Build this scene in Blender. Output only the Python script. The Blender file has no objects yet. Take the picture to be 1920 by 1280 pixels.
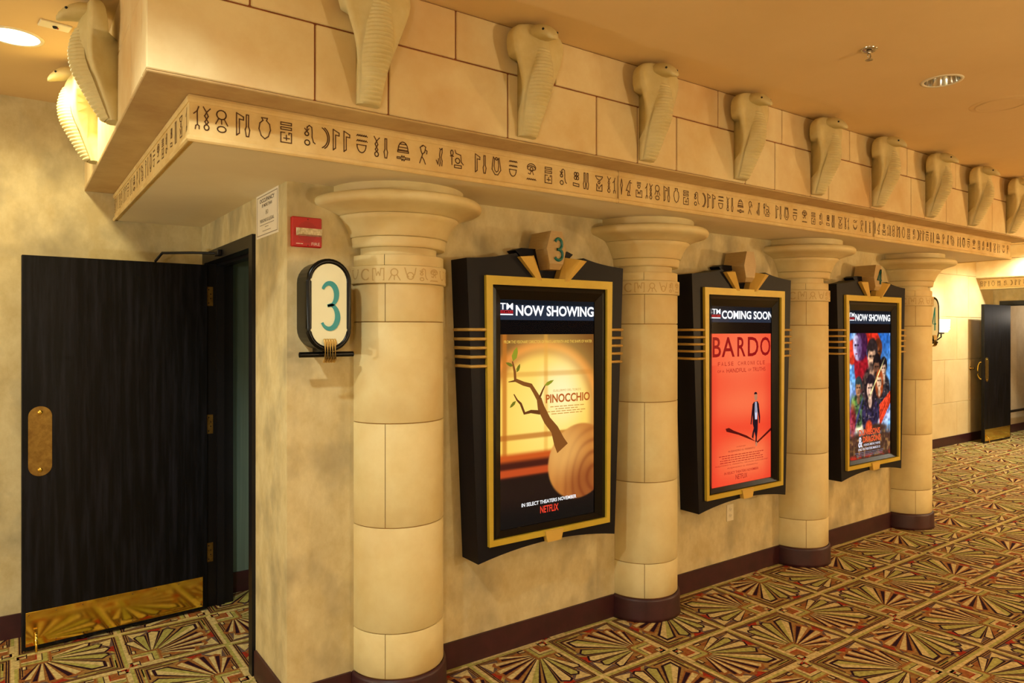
import bpy, bmesh, math, random
import numpy as np
from mathutils import Vector, Matrix
from mathutils.geometry import tessellate_polygon
random.seed(7)
S = bpy.context.scene
COL = S.collection
D = math.radians

# ------------------------------------------------------------------ camera
H = 1.73
cd = bpy.data.cameras.new('camera'); cam = bpy.data.objects.new('camera', cd); COL.objects.link(cam)
cd.sensor_width = 36; cd.lens = 24.75; cd.shift_y = -20/1920; cd.clip_start = .05
cam.location = (0, 0, H); cam.rotation_euler = (D(90), 0, D(-35.36))
S.camera = cam
# ------------------------------------------------------------------ world, exposure
w = bpy.data.worlds.new('world'); S.world = w; w.use_nodes = True
w.node_tree.nodes['Background'].inputs[0].default_value = (1.0, .80, .55, 1)
w.node_tree.nodes['Background'].inputs[1].default_value = .02
S.view_settings.view_transform = 'Standard'; S.view_settings.look = 'None'
S.view_settings.exposure = 0.0; S.view_settings.gamma = 1; S.view_settings.use_curve_mapping = False
# lamps of the hall outside the frame: ceiling cans, sconces, plus added fill lights
CANS_AND_FILL = [  # x, y, watts, colour, spot angle, softness
    (0.0, 1.72, 128, (.97, 1.0, .88), 150, .05),
    (8.0, 1.72, 55, (1.0, .86, .60), 150, .06),
    (2.2, -.5, 40, (1.0, .95, .80), 160, .25),  # added soft fill light, not a known can
    (5.4, -.5, 35, (1.0, .86, .60), 160, .25),  # second added fill, evens out the hall
    (12.1, 3.90, 280, (1.0, .96, .78), 150, .06),
    (10.6, 1.6, 240, (1.0, .93, .72), 150, .10),
]
SCONCES_AND_FILL = [  # x, y, z, watts, colour
    (3.2, -1.40, 1.75, 84, (1.0, .93, .70), .04),
    (8.8, -1.40, 1.75, 270, (1.0, .78, .45), .04),
    (-1.4, -1.40, 1.75, 62, (.97, 1.0, .92), .08),  # added fill for the door side, not a known sconce
    (-3.0, 2.60, 1.5, 130, (.98, 1.0, .90), .08),
]

# ------------------------------------------------------------------ colours / materials
def lin(c):
    r = []
    for v in c[:3]:
        v = v/255
        r.append(v/12.92 if v <= .04045 else ((v+.055)/1.055)**2.4)
    return tuple(r)
def mat(name, c1, c2=None, rough=.6, metal=0, scale=3, detail=6, bump=0, bscale=40, lo=.35, hi=.65, stretch=None, c3=None, c3scale=1.2, spec=.5, coat=0):
    m = bpy.data.materials.new(name); m.use_nodes = True
    nt = m.node_tree; N = nt.nodes; L = nt.links; b = N['Principled BSDF']
    b.inputs['Roughness'].default_value = rough; b.inputs['Metallic'].default_value = metal
    b.inputs['Specular IOR Level'].default_value = spec
    b.inputs['Coat Weight'].default_value = coat
    a = lin(c1); b.inputs['Base Color'].default_value = (*a, 1)
    tc = N.new('ShaderNodeTexCoord'); src = tc.outputs['Object']
    if stretch:
        mp = N.new('ShaderNodeMapping'); mp.inputs['Scale'].default_value = stretch
        L.new(src, mp.inputs[0]); src = mp.outputs[0]
    if c2:
        n = N.new('ShaderNodeTexNoise'); n.inputs['Scale'].default_value = scale; n.inputs['Detail'].default_value = detail
        n.inputs['Roughness'].default_value = .65
        L.new(src, n.inputs['Vector'])
        r = N.new('ShaderNodeValToRGB'); r.color_ramp.elements[0].position = lo; r.color_ramp.elements[1].position = hi
        r.color_ramp.elements[0].color = (*a, 1); r.color_ramp.elements[1].color = (*lin(c2), 1)
        L.new(n.outputs['Fac'], r.inputs[0]); out = r.outputs[0]
        if c3:
            n3 = N.new('ShaderNodeTexNoise'); n3.inputs['Scale'].default_value = c3scale; n3.inputs['Detail'].default_value = 4
            L.new(src, n3.inputs['Vector'])
            r3 = N.new('ShaderNodeValToRGB'); r3.color_ramp.elements[0].position = .48; r3.color_ramp.elements[1].position = .72
            r3.color_ramp.elements[0].color = (0, 0, 0, 1); r3.color_ramp.elements[1].color = (.8, .8, .8, 1)
            L.new(n3.outputs['Fac'], r3.inputs[0])
            mx = N.new('ShaderNodeMix'); mx.data_type = 'RGBA'
            L.new(r3.outputs[0], mx.inputs['Factor']); L.new(out, mx.inputs['A']); mx.inputs['B'].default_value = (*lin(c3), 1)
            out = mx.outputs['Result']
        L.new(out, b.inputs['Base Color'])
    if bump:
        nb = N.new('ShaderNodeTexNoise'); nb.inputs['Scale'].default_value = bscale; nb.inputs['Detail'].default_value = 5
        L.new(src, nb.inputs['Vector'])
        bp = N.new('ShaderNodeBump'); bp.inputs['Strength'].default_value = bump; bp.inputs['Distance'].default_value = .004
        L.new(nb.outputs['Fac'], bp.inputs['Height']); L.new(bp.outputs[0], b.inputs['Normal'])
    return m
def emit(name, c, s=1.0):
    m = bpy.data.materials.new(name); m.use_nodes = True; N = m.node_tree.nodes
    N.remove(N['Principled BSDF']); e = N.new('ShaderNodeEmission')
    e.inputs[0].default_value = (*lin(c), 1); e.inputs[1].default_value = s
    m.node_tree.links.new(e.outputs[0], N['Material Output'].inputs[0]); return m
def vc_emit(name, s=1.0):
    m = emit(name, (255, 255, 255), s); N = m.node_tree.nodes
    a = N.new('ShaderNodeVertexColor'); a.layer_name = 'print'
    m.node_tree.links.new(a.outputs[0], N['Emission'].inputs[0]); return m

plaster = mat('mottled_plaster', (216, 202, 156), (196, 178, 128), .75, scale=9, detail=9, bump=.5, bscale=26, c3=(158, 146, 112), c3scale=5.5, stretch=(1, 1, .7))
plaster_lit = plaster
stone = mat('carved_sandstone', (230, 214, 166), (216, 190, 134), .8, scale=2.2, bump=.2, bscale=30, c3=(200, 158, 98), c3scale=1.7)
joint = mat('stone_joint', (120, 62, 30), (150, 90, 45), .9, scale=12)
cobra_m = mat('cobra_plaster', (214, 200, 146), (200, 180, 120), .7, scale=5, bump=.15, bscale=35)
col_m = mat('column_limestone', (230, 216, 164), (218, 198, 140), .6, scale=3, bump=.08, bscale=25, c3=(205, 176, 118), c3scale=2.5)
col_joint = mat('column_joint', (165, 115, 55), None, .9)
relief_m = mat('column_relief', (190, 158, 100), None, .8)
frieze_m = mat('frieze_stone', (230, 206, 146), (214, 182, 116), .75, scale=4, bump=.12, bscale=40)
ink_m = mat('carved_glyph_stain', (72, 48, 30), (110, 74, 40), .9, scale=60)
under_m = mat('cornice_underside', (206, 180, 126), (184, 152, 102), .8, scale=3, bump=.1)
soffit_m = mat('soffit_paint', (240, 226, 190), (232, 216, 178), .8, scale=1)
ceil_m = mat('ceiling_paint', (226, 196, 140), (220, 188, 130), .85, scale=.8)
tile_m = mat('limestone_tile', (232, 212, 160), (220, 196, 140), .55, scale=2.5)
grout_m = mat('pale_grout', (246, 234, 200), None, .9)
maroon = mat('maroon_vinyl', (66, 28, 34), (52, 22, 27), .45, scale=9)
wood_m = mat('black_stained_oak', (4, 5, 8), (30, 31, 41), .45, scale=3.2, detail=9, stretch=(9, 9, .6), lo=.45, hi=.75, bump=.25, bscale=8, spec=.2)
frame_m = mat('black_painted_frame', (10, 11, 16), (16, 16, 22), .4, scale=5, spec=.35)
case_m = mat('midnight_satin_paint', (9, 11, 22), (13, 14, 25), .5, scale=2, spec=.2)
gold_m = mat('gold_paint', (206, 180, 60), (196, 166, 48), .45, .1, scale=4)
rod_m = mat('gold_rod_paint', (196, 160, 84), None, .38, .25)
wedge_m = mat('gold_wedge_paint', (216, 178, 84), None, .45, .1)
hexm = mat('bronze_block_paint', (180, 154, 104), (170, 142, 92), .45, .1, scale=30, stretch=(1, 1, 9))
snap_m = mat('gloss_black_frame', (7, 6, 7), None, .3, spec=.3)
brass = mat('polished_brass', (250, 220, 110), (240, 206, 92), .11, 1, scale=14)
brass_dull = mat('worn_brass', (168, 140, 74), (134, 106, 54), .38, .9, scale=26)
chrome = mat('chrome', (205, 205, 205), None, .12, 1)
black_gl = mat('black_gloss_plastic', (4, 5, 6), None, .28, spec=.25)
dark_st = mat('dark_steel', (30, 30, 34), None, .35, .6)
cream_m = mat('cream_acrylic', (232, 232, 198), (226, 224, 186), .4, scale=2)
teal_m = mat('teal_enamel', (0, 140, 146), None, .4)
teal_d = mat('dark_teal_enamel', (0, 96, 90), None, .4)
red_m = mat('red_plastic', (186, 10, 14), None, .35)
redhole = mat('red_grille_hole', (96, 4, 8), None, .6)
white_m = mat('white_print', (240, 235, 225), None, .6)
paper_m = mat('white_paper', (240, 232, 214), (234, 224, 202), .7, scale=6)
ink_p = mat('grey_print', (84, 72, 58), None, .8)
ink_l = mat('pale_grey_print', (150, 136, 112), None, .8)
plate_m = mat('ivory_plastic', (232, 222, 190), None, .4)
hole_m = mat('dark_slot', (30, 24, 18), None, .8)
lens_m = mat('strobe_lens', (232, 224, 196), (180, 168, 130), .1, scale=60, spec=.8)
corr_m = mat('grey_green_corridor_wall', (112, 134, 122), (98, 118, 108), .8, scale=60, stretch=(1, 1, .02))
corr2_m = mat('beige_corridor_wall', (200, 182, 150), (188, 168, 136), .8, scale=6)
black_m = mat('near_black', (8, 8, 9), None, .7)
opp_m = mat('opposite_wall_plaster', (214, 180, 120), (200, 162, 100), .8, scale=3)
hdr_m = emit('lit_header_navy', (40, 50, 66), 1.0)
hdr_top = emit('lit_header_dark', (16, 24, 32), 1.0)
w_emit = emit('lit_white_letters', (255, 255, 255), 1.25)
r_emit = emit('lit_red_band', (200, 40, 48), 1.0)
k_emit = emit('lit_black_film', (5, 7, 10), 1.0)
lamp_e = emit('lamp_glow', (255, 244, 220), 6.0)
shade_e = emit('sconce_glass_glow', (255, 226, 170), 3.5)
def glass_mat():
    m = bpy.data.materials.new('clear_pane'); m.use_nodes = True; N = m.node_tree.nodes; L = m.node_tree.links
    N.remove(N['Principled BSDF'])
    t = N.new('ShaderNodeBsdfTransparent'); g = N.new('ShaderNodeBsdfGlossy'); g.inputs['Roughness'].default_value = .03
    f = N.new('ShaderNodeFresnel'); f.inputs[0].default_value = 1.22; x = N.new('ShaderNodeMixShader')
    L.new(f.outputs[0], x.inputs[0]); L.new(t.outputs[0], x.inputs[1]); L.new(g.outputs[0], x.inputs[2])
    L.new(x.outputs[0], N['Material Output'].inputs[0]); return m
glass_m = glass_mat()
def carpet_mat():
    m = bpy.data.materials.new('deco_carpet'); m.use_nodes = True; N = m.node_tree.nodes; L = m.node_tree.links
    b = N['Principled BSDF']; b.inputs['Roughness'].default_value = .95; b.inputs['Specular IOR Level'].default_value = .1
    a = N.new('ShaderNodeVertexColor'); a.layer_name = 'print'
    tc = N.new('ShaderNodeTexCoord'); n = N.new('ShaderNodeTexNoise'); n.inputs['Scale'].default_value = 55; n.inputs['Detail'].default_value = 4
    L.new(tc.outputs['Object'], n.inputs['Vector'])
    r = N.new('ShaderNodeValToRGB'); r.color_ramp.elements[0].position = .3; r.color_ramp.elements[1].position = .7
    r.color_ramp.elements[0].color = (.62, .56, .5, 1); r.color_ramp.elements[1].color = (1.08, 1.06, 1.0, 1)
    L.new(n.outputs['Fac'], r.inputs[0])
    mx = N.new('ShaderNodeMix'); mx.data_type = 'RGBA'; mx.blend_type = 'MULTIPLY'; mx.inputs['Factor'].default_value = 1
    L.new(a.outputs[0], mx.inputs['A']); L.new(r.outputs[0], mx.inputs['B']); L.new(mx.outputs['Result'], b.inputs['Base Color'])
    n2 = N.new('ShaderNodeTexNoise'); n2.inputs['Scale'].default_value = 260; L.new(tc.outputs['Object'], n2.inputs['Vector'])
    bp = N.new('ShaderNodeBump'); bp.inputs['Strength'].default_value = .4; bp.inputs['Distance'].default_value = .004
    L.new(n2.outputs['Fac'], bp.inputs['Height']); L.new(bp.outputs[0], b.inputs['Normal'])
    return m

# ------------------------------------------------------------------ mesh helpers
class MB:
    def __init__(s): s.v = []; s.f = []; s.sm = []
    def add(s, v, f, smooth=False):
        o = len(s.v); s.v += [tuple(p) for p in v]; s.f += [tuple(i+o for i in q) for q in f]; s.sm += [smooth]*len(f); return s
    def box(s, x0, x1, y0, y1, z0, z1):
        v = [(x, y, z) for z in (z0, z1) for y in (y0, y1) for x in (x0, x1)]
        return s.add(v, [(0, 2, 3, 1), (4, 5, 7, 6), (0, 1, 5, 4), (2, 6, 7, 3), (0, 4, 6, 2), (1, 3, 7, 5)])
    def cbox(s, x0, x1, y0, y1, z0, z1, b=.004):
        pts = []
        for x, sx in ((x0, 1), (x1, -1)):
            for y, sy in ((y0, 1), (y1, -1)):
                for z, sz in ((z0, 1), (z1, -1)):
                    pts += [(x, y+sy*b, z+sz*b), (x+sx*b, y, z+sz*b), (x+sx*b, y+sy*b, z)]
        return s.hull(pts)
    def hull(s, pts, smooth=False):
        bm = bmesh.new()
        for p in pts: bm.verts.new(p)
        r = bmesh.ops.convex_hull(bm, input=bm.verts)
        bmesh.ops.delete(bm, geom=list({e for e in r['geom_interior'] if isinstance(e, bmesh.types.BMVert)}), context='VERTS')
        bmesh.ops.dissolve_limit(bm, angle_limit=.01, verts=bm.verts, edges=bm.edges)
        bm.verts.index_update()
        s.add([v.co for v in bm.verts], [[v.index for v in f.verts] for f in bm.faces], smooth); bm.free(); return s
    def prism(s, poly, y0, y1):           # polygon in (x, z), counter-clockwise seen from -y; y0 is the front
        n = len(poly); a = sum(poly[i][0]*poly[(i+1) % n][1]-poly[(i+1) % n][0]*poly[i][1] for i in range(n))
        if a < 0: poly = poly[::-1]
        v = [(x, y0, z) for x, z in poly]+[(x, y1, z) for x, z in poly]
        f = [tuple(range(n)), tuple(range(2*n-1, n-1, -1))]+[(i, i+n, (i+1) % n+n, (i+1) % n) for i in range(n)]
        return s.add(v, f)
    def ring_prism(s, outer, inner, y0, y1):
        def ccw(p):
            a = sum(p[i][0]*p[(i+1) % len(p)][1]-p[(i+1) % len(p)][0]*p[i][1] for i in range(len(p)))
            return p if a > 0 else p[::-1]
        outer = ccw(outer); inner = ccw(inner)[::-1]
        allp = outer+inner; n = len(allp)
        tris = tessellate_polygon([[Vector((x, z, 0)) for x, z in outer], [Vector((x, z, 0)) for x, z in inner]])
        v = [(x, y0, z) for x, z in allp]+[(x, y1, z) for x, z in allp]; f = []
        for t in tris:
            p = [allp[i] for i in t]
            a = (p[1][0]-p[0][0])*(p[2][1]-p[0][1])-(p[2][0]-p[0][0])*(p[1][1]-p[0][1])
            t = tuple(t) if a > 0 else tuple(t[::-1])
            f.append(t); f.append(tuple(i+n for i in t[::-1]))
        for lo, hi in ((0, len(outer)), (len(outer), n)):
            k = hi-lo
            for i in range(k):
                a, b = lo+i, lo+(i+1) % k; f.append((a, a+n, b+n, b))
        return s.add(v, f)
    def lathe(s, prof, a0=0, a1=360, n=32, cx=0, cy=0, smooth=True, caps=False):
        full = abs(a1-a0) >= 359.9; m = n if full else n+1
        v = []
        for r, z in prof:
            for i in range(m):
                a = D(a0+(a1-a0)*i/n); v.append((cx+r*math.cos(a), cy+r*math.sin(a), z))
        f = []
        for j in range(len(prof)-1):
            for i in range(n):
                i2 = (i+1) % m; f.append((j*m+i, j*m+i2, (j+1)*m+i2, (j+1)*m+i))
        s.add(v, f, smooth)
        if caps:
            s.add([v[i] for i in range(m)], [tuple(range(m-1, -1, -1))]); s.add([v[(len(prof)-1)*m+i] for i in range(m)], [tuple(range(m))])
        return s
    def tube(s, pts, r, n=8, cap=True, r2=None):
        pts = [Vector(p) for p in pts]; rings = []
        up = Vector((0, 0, 1)); k = len(pts)
        for i, p in enumerate(pts):
            t = (pts[min(i+1, k-1)]-pts[max(i-1, 0)]).normalized()
            u = t.cross(up)
            if u.length < .05: u = t.cross(Vector((0, 1, 0)))
            u.normalize(); q = u.cross(t)
            rr = r if r2 is None else r+(r2-r)*i/(k-1)
            if 0 < i < k-1:
                c = (pts[i]-pts[i-1]).normalized().dot(t); c = max(c, .5)
            else: c = 1
            rings.append([p+(u*math.cos(2*math.pi*j/n)/c+q*math.sin(2*math.pi*j/n))*rr for j in range(n)])
        v = [x for g in rings for x in g]; f = []
        for i in range(k-1):
            for j in range(n): f.append((i*n+j, i*n+(j+1) % n, (i+1)*n+(j+1) % n, (i+1)*n+j))
        s.add(v, f, True)
        if cap: s.add(rings[0], [tuple(range(n-1, -1, -1))]); s.add(rings[-1], [tuple(range(n))])
        return s
    def sphere(s, c, rx, ry=None, rz=None, n=12, m=8):
        ry = ry or rx; rz = rz or rx
        v = [(c[0], c[1], c[2]-rz)]
        for j in range(1, m):
            b = math.pi*j/m-math.pi/2
            for i in range(n):
                a = 2*math.pi*i/n; v.append((c[0]+rx*math.cos(b)*math.cos(a), c[1]+ry*math.cos(b)*math.sin(a), c[2]+rz*math.sin(b)))
        v.append((c[0], c[1], c[2]+rz)); f = [(0, 1+(i+1) % n, 1+i) for i in range(n)]
        for j in range(m-2):
            for i in range(n): f.append((1+j*n+i, 1+j*n+(i+1) % n, 1+(j+1)*n+(i+1) % n, 1+(j+1)*n+i))
        t = len(v)-1; o = 1+(m-2)*n
        f += [(o+i, o+(i+1) % n, t) for i in range(n)]
        return s.add(v, f, True)
    def xf(s, fn): s.v = [tuple(fn(*p)) for p in s.v]; return s
    def mesh(s, name, m):
        me = bpy.data.meshes.new(name); me.from_pydata(s.v, [], s.f)
        me.polygons.foreach_set('use_smooth', s.sm); me.materials.append(m); me.update(); return me
    def obj(s, name, m, parent=None, loc=None, label=None):
        return link(name, s.mesh(name, m), parent, loc, label)
def link(name, me, parent=None, loc=None, label=None):
    o = bpy.data.objects.new(name, me); COL.objects.link(o)
    if parent: o.parent = parent
    if loc: o.location = loc
    if label: o['label'] = label
    return o
def struct(o): o['kind'] = 'structure'; return o
def thing(name, label, cat, loc=(0, 0, 0), rz=0, group=None):
    o = bpy.data.objects.new(name, None); COL.objects.link(o); o.empty_display_size = .05
    o.location = loc; o.rotation_euler = (0, 0, rz); o['label'] = label; o['category'] = cat
    if group: o['group'] = group
    return o
def dup(root, loc, rz=None, label=None):
    r = root.copy(); COL.objects.link(r); r.location = loc
    if rz is not None: r.rotation_euler = (0, 0, rz)
    if label: r['label'] = label
    for ch in list(root.children):
        c = ch.copy(); COL.objects.link(c); c.parent = r
        for g in ch.children:
            d = g.copy(); COL.objects.link(d); d.parent = c
    return r
_txt = {}
def text_geo(body, w_, h_, bold=0):
    key = (body, bold)
    if key not in _txt:
        cu = bpy.data.curves.new('t', 'FONT'); cu.body = body; cu.offset = bold; cu.resolution_u = 3
        o = bpy.data.objects.new('t', cu); COL.objects.link(o)
        dg = bpy.context.evaluated_depsgraph_get()
        me = bpy.data.meshes.new_from_object(o.evaluated_get(dg))
        v = [tuple(p.co) for p in me.vertices]; f = [tuple(p.vertices) for p in me.polygons]
        bpy.data.objects.remove(o); bpy.data.curves.remove(cu); bpy.data.meshes.remove(me); _txt[key] = (v, f)
    v, f = _txt[key]
    xs = [p[0] for p in v]; ys = [p[1] for p in v]; x0, x1, y0, y1 = min(xs), max(xs), min(ys), max(ys)
    return [((p[0]-x0)/(x1-x0)*w_, 0, (p[1]-y0)/(y1-y0)*h_) for p in v], f
def text(body, x, z, y, w_, h_, m, parent, bold=0, name='lettering', slope=0):
    v, f = text_geo(body, w_, h_, bold)
    b = MB(); b.add([(x+p[0], y, z+p[2]+slope*p[0]) for p in v], f)
    return b.obj(name, m, parent)
def arc(cx, cz, r, a0=0, a1=360, n=14, rz=None):
    rz = rz or r
    return [(cx+r*math.cos(D(a0+(a1-a0)*i/n)), cz+rz*math.sin(D(a0+(a1-a0)*i/n))) for i in range(n+1)]
def strokes_mb(lines, hw, fn):            # ribbons along polylines in (x, z), mapped to 3-D by fn
    b = MB()
    for ln in lines:
        for (x0, z0), (x1, z1) in zip(ln, ln[1:]):
            dx, dz = x1-x0, z1-z0; l = math.hypot(dx, dz)
            if l < 1e-6: continue
            dx, dz = dx/l*hw, dz/l*hw
            q = [(x0-dx+dz, z0-dz-dx), (x1+dx+dz, z1+dz-dx), (x1+dx-dz, z1+dz+dx), (x0-dx-dz, z0-dz+dx)]
            b.add([fn(*p) for p in q], [(0, 1, 2, 3)])
    return b

# ------------------------------------------------------------------ the room
YW, YB, ZS, ZC = 3.13, 4.86, 2.40, 3.05      # colonnade wall, back wall, soffit, ceiling
PX = 12.13                                    # pitch of the two portals

# carpet: one woven floor; the printed pattern is flat colour on it
P = dict(tan=(168, 130, 74), cream=(216, 198, 140), green=(178, 174, 98), orange=(158, 100, 54), purple=(48, 22, 38), red=(168, 56, 36), gray=(110, 90, 86), dtan=(138, 102, 58))
def motif(kind):
    L = []      # (layer, colour, polygon) in unit square, origin corner = fan's root
    def R(l, c, x0, z0, x1, z1): L.append((l, c, [(x0, z0), (x1, z0), (x1, z1), (x0, z1)]))
    def ell(l, c, a, b, e, far=False, s=.0):      # L-shaped band, thickness a..b from the root (or far) corner sides, legs to e
        if far:
            R(l, c, s, 1-b, 1-a, 1-a); R(l, c, 1-b, s, 1-a, 1-b)
        else:
            R(l, c, e, a, b, b) if False else None
            L.append((l, c, [(e, a), (b, a), (b, b), (e, b)])); L.append((l, c, [(a, e), (b, e), (b, a), (a, a)]))
    R(0, 'tan', 0, 0, 1, 1)
    # bands on the grid lines
    ca, cb = ('green', 'cream') if kind else ('cream', 'green')
    R(1, ca, 0, 0, 1, .034); R(1, cb, 0, .034, .034, 1); R(1, cb, .966, .034, 1, .966); R(1, ca, .034, .966, 1, 1)
    for o in (.043, .064):
        R(1, 'purple', .30, o, 1-o, o+.011); R(1, 'purple', o, .30, o+.011, 1-o)
        ell(1, 'purple', o, o+.012, 0, True, .045)
    ell(1, 'green', .095, .118, 0, True, .42); ell(1, 'cream', .095, .107, 0, True, .70)
    ell(1, 'dtan', .118, .135, 0, True, .5); ell(1, 'purple', .135, .152, 0, True, .60); ell(1, 'cream', .165, .182, 0, True, .70); ell(2, 'purple', .187, .20, 0, True, .73)
    # cross-corner star patches
    for fl in (0, 1):
        def q(p): return [(b, a) for a, b in p] if fl else p
        L.append((1, 'gray', q([(.70, .085), (.925, .085), (.925, .32), (.82, .26)])))
        L.append((2, 'cream', q([(.92, .085), (.74, .13), (.81, .19)]))); L.append((2, 'cream', q([(.92, .085), (.885, .28), (.81, .19)])))
        L.append((2, 'red', q([(.82, .32), (.925, .30), (.92, .47), (.85, .40)])))
        L.append((2, 'gray', q([(.86, .46), (.925, .53), (.82, .55)])))
        L.append((1, 'orange', q([(.38, .085), (.70, .085), (.46, .24)])))
    # fan
    c = (.25, .25)
    def P2(a, r): return (c[0]+r*math.cos(D(a)), c[1]+r*math.sin(D(a)))
    Rr = [.47, .55, .615, .64]
    for k in range(4):
        for sgn in (-1, 1):
            a = 45+sgn*(66-15.5*k); r = Rr[k]; d = 7.2
            t = 6*(1 if sgn > 0 else -1)
            if (sgn > 0) == bool(kind):
                L.append((3, 'purple', [P2(a-d, .08), P2(a-d, r), P2(a+sgn*2, r+.035), P2(a+d, r), P2(a+d, .08)]))
                L.append((4, 'green' if k % 2 else 'cream', [P2(a-d+2, .1), P2(a-d+2.2, r-.02), P2(a+sgn*2, r+.012), P2(a+d-2.2, r-.02), P2(a+d-2, .1)]))
            else:
                L.append((3, 'orange', [P2(a-d, .08), P2(a-d, r), P2(a+sgn*2, r+.035), P2(a+d, r), P2(a+d, .08)]))
                L.append((4, 'cream', [P2(a-d+1, .1), P2(a-d+1, r-.02), P2(a, r-.01), P2(a, .1)]))
                L.append((4, 'purple', [P2(a+1, .1), P2(a+1, r-.03), P2(a+d-1.5, r-.03), P2(a+d-1.5, .1)]))
    L.append((5, 'purple', [P2(37, .06), P2(36, .69), P2(45, .80), P2(54, .69), P2(53, .06)]))
    L.append((6, 'cream', [P2(40, .08), P2(38.6, .68), P2(45, .755), P2(45, .08)]))
    L.append((6, 'green', [P2(45, .08), P2(45, .755), P2(51.4, .68), P2(50, .08)]))
    # stepped root block
    R(5, 'tan', 0, 0, .34, .34)
    R(6, 'cream', 0, 0, .045, .34); R(6, 'cream', .045, 0, .34, .045)
    ell(6, 'orange', .12, .19, .06); ell(7, 'red', .19, .203, .06); ell(6, 'cream', .203, .245, .06)
    ell(7, 'purple', .245, .254, .06); ell(6, 'green', .254, .30, .06); ell(7, 'orange', .315, .335, .06)
    for fl in (0, 1):
        def q(p): return [(b, a) for a, b in p] if fl else p
        L.append((6, 'purple', q([(.335, .06), (.42, .06), (.42, .11), (.335, .11)])))
        L.append((7, 'cream', q([(.335, .072), (.408, .072), (.408, .098), (.335, .098)])))
    R(6, 'cream', .02, .02, .105, .105)
    ell(7, 'purple', .105, .115, .0)
    if kind:
        L.append((7, 'red', [(0, 0), (.085, .015), (.07, .045)])); L.append((7, 'red', [(0, 0), (.015, .085), (.045, .07)]))
    else:
        L.append((7, 'red', [(.03, .05), (.09, .05), (.09, .062), (.05, .075)]))
    return L
def build_carpet():
    X0, X1, Y0, Y1 = -4.0, 16.4, -1.6, YB
    b = MB(); cols = []
    b.box(X0, X1, Y0, YB+.0, -.06, 0.0); cols += ['tan']*6
    mot = {k: motif(k) for k in (0, 1)}
    px, py, x0, y0 = .481, .488, .489, 1.637
    for i in range(-4, 30):
        for j in range(-5, 7):
            cx, cy = x0+i*px, y0+j*py
            if cy+py > YB+.25 or cx+px > X1: continue
            def kind(a, c_):
                if c_ % 2 == 0: return 'cross' if a % 2 == 0 else 'Z'
                return 'cross' if a % 2 else 'pin'
            # root: the Z node when it sits at lower-right / upper-left, else the pin node
            ks = {(da, dc): kind(i+da, j+dc) for da in (0, 1) for dc in (0, 1)}
            zc = [c_ for c_, k in ks.items() if k == 'Z'][0]; pc = [c_ for c_, k in ks.items() if k == 'pin'][0]
            if zc in ((1, 0), (0, 1)): root, kd = zc, 0
            else: root, kd = pc, 1
            for lay, c_, poly in mot[kd]:
                pts = []
                for u, v_ in poly:
                    uu = 1-u if root[0] else u; vv = 1-v_ if root[1] else v_
                    pts.append((cx+uu*px, min(cy+vv*py, YB-.001)))
                n = len(pts); a = sum(pts[k][0]*pts[(k+1) % n][1]-pts[(k+1) % n][0]*pts[k][1] for k in range(n))
                if abs(a) < 1e-9: continue
                if a < 0: pts = pts[::-1]
                z = .0004+.0003*lay
                b.add([(p[0], p[1], z) for p in pts], [tuple(range(n))]); cols.append(c_)
    me = b.mesh('floor', carpet_mat())
    at = me.color_attributes.new('print', 'FLOAT_COLOR', 'CORNER')
    arr = np.ones((len(me.loops), 4), dtype=np.float32); lc = {k: lin(v) for k, v in P.items()}
    for p, c_ in zip(me.polygons, cols):
        arr[p.loop_start:p.loop_start+p.loop_total, :3] = lc[c_]
    at.data.foreach_set('color', arr.ravel())
    return struct(link('floor', me))
build_carpet()

cl_ = MB().ring_prism([(-4, -1.6), (16.4, -1.6), (16.4, YB), (-4, YB)], [(4.005+p[0], 1.718+p[1]) for p in [(.083*math.cos(D(a)), .083*math.sin(D(a))) for a in range(0, 360, 12)]], ZC, ZC+.08)
struct(cl_.xf(lambda x, y, z: (x, z, y)).obj('ceiling', ceil_m))
bpy.data.objects['ceiling'].data.flip_normals()
# back wall: plaster left, tile backing between the portals, corridor walls
struct(MB().box(-4, 1.0, YB, YB+.12, 0, ZC).obj('wall_back', plaster))
struct(MB().box(1.0, 7.0, YB, YB+.12, 0, ZC).obj('wall_corridor_left', corr_m))
struct(MB().box(13.2, 16.4, YB, YB+.12, 0, ZC).obj('wall_corridor_right', corr2_m))
tw = struct(MB().box(7.0, 13.2, YB+.004, YB+.12, 0, ZC).obj('wall_tile', grout_m))
tile_cache = {}
def stone_part(name, x0, x1, y0, y1, z0, z1, m, parent, bev=.004):
    return MB().cbox(x0, x1, y0, y1, z0, z1, bev).obj(name, m, parent)
zr = [0.0, .645, 1.29, 1.94, 2.585, 3.05]
for r in range(5):
    off = 11.392-.815 if r % 2 else 11.8-.815
    xs = [7.06]+[x for x in (off+.815*k for k in range(-6, 4)) if 7.1 < x < 13.1]+[13.125]
    for a, b_ in zip(xs, xs[1:]):
        stone_part('tile', a+.004, b_-.004, YB-.008, YB+.02, zr[r]+.004, min(zr[r+1], ZC)-.004, tile_m, tw, .002)
struct(MB().box(-4.12, -4.0, -1.6, YB, 0, ZC).obj('wall_left', plaster))
struct(MB().box(16.4, 16.52, -1.6, YB, 0, ZC).obj('wall_right', corr2_m))
struct(MB().box(-4, 16.4, -1.72, -1.6, 0, ZC).obj('wall_opposite', opp_m))
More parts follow.
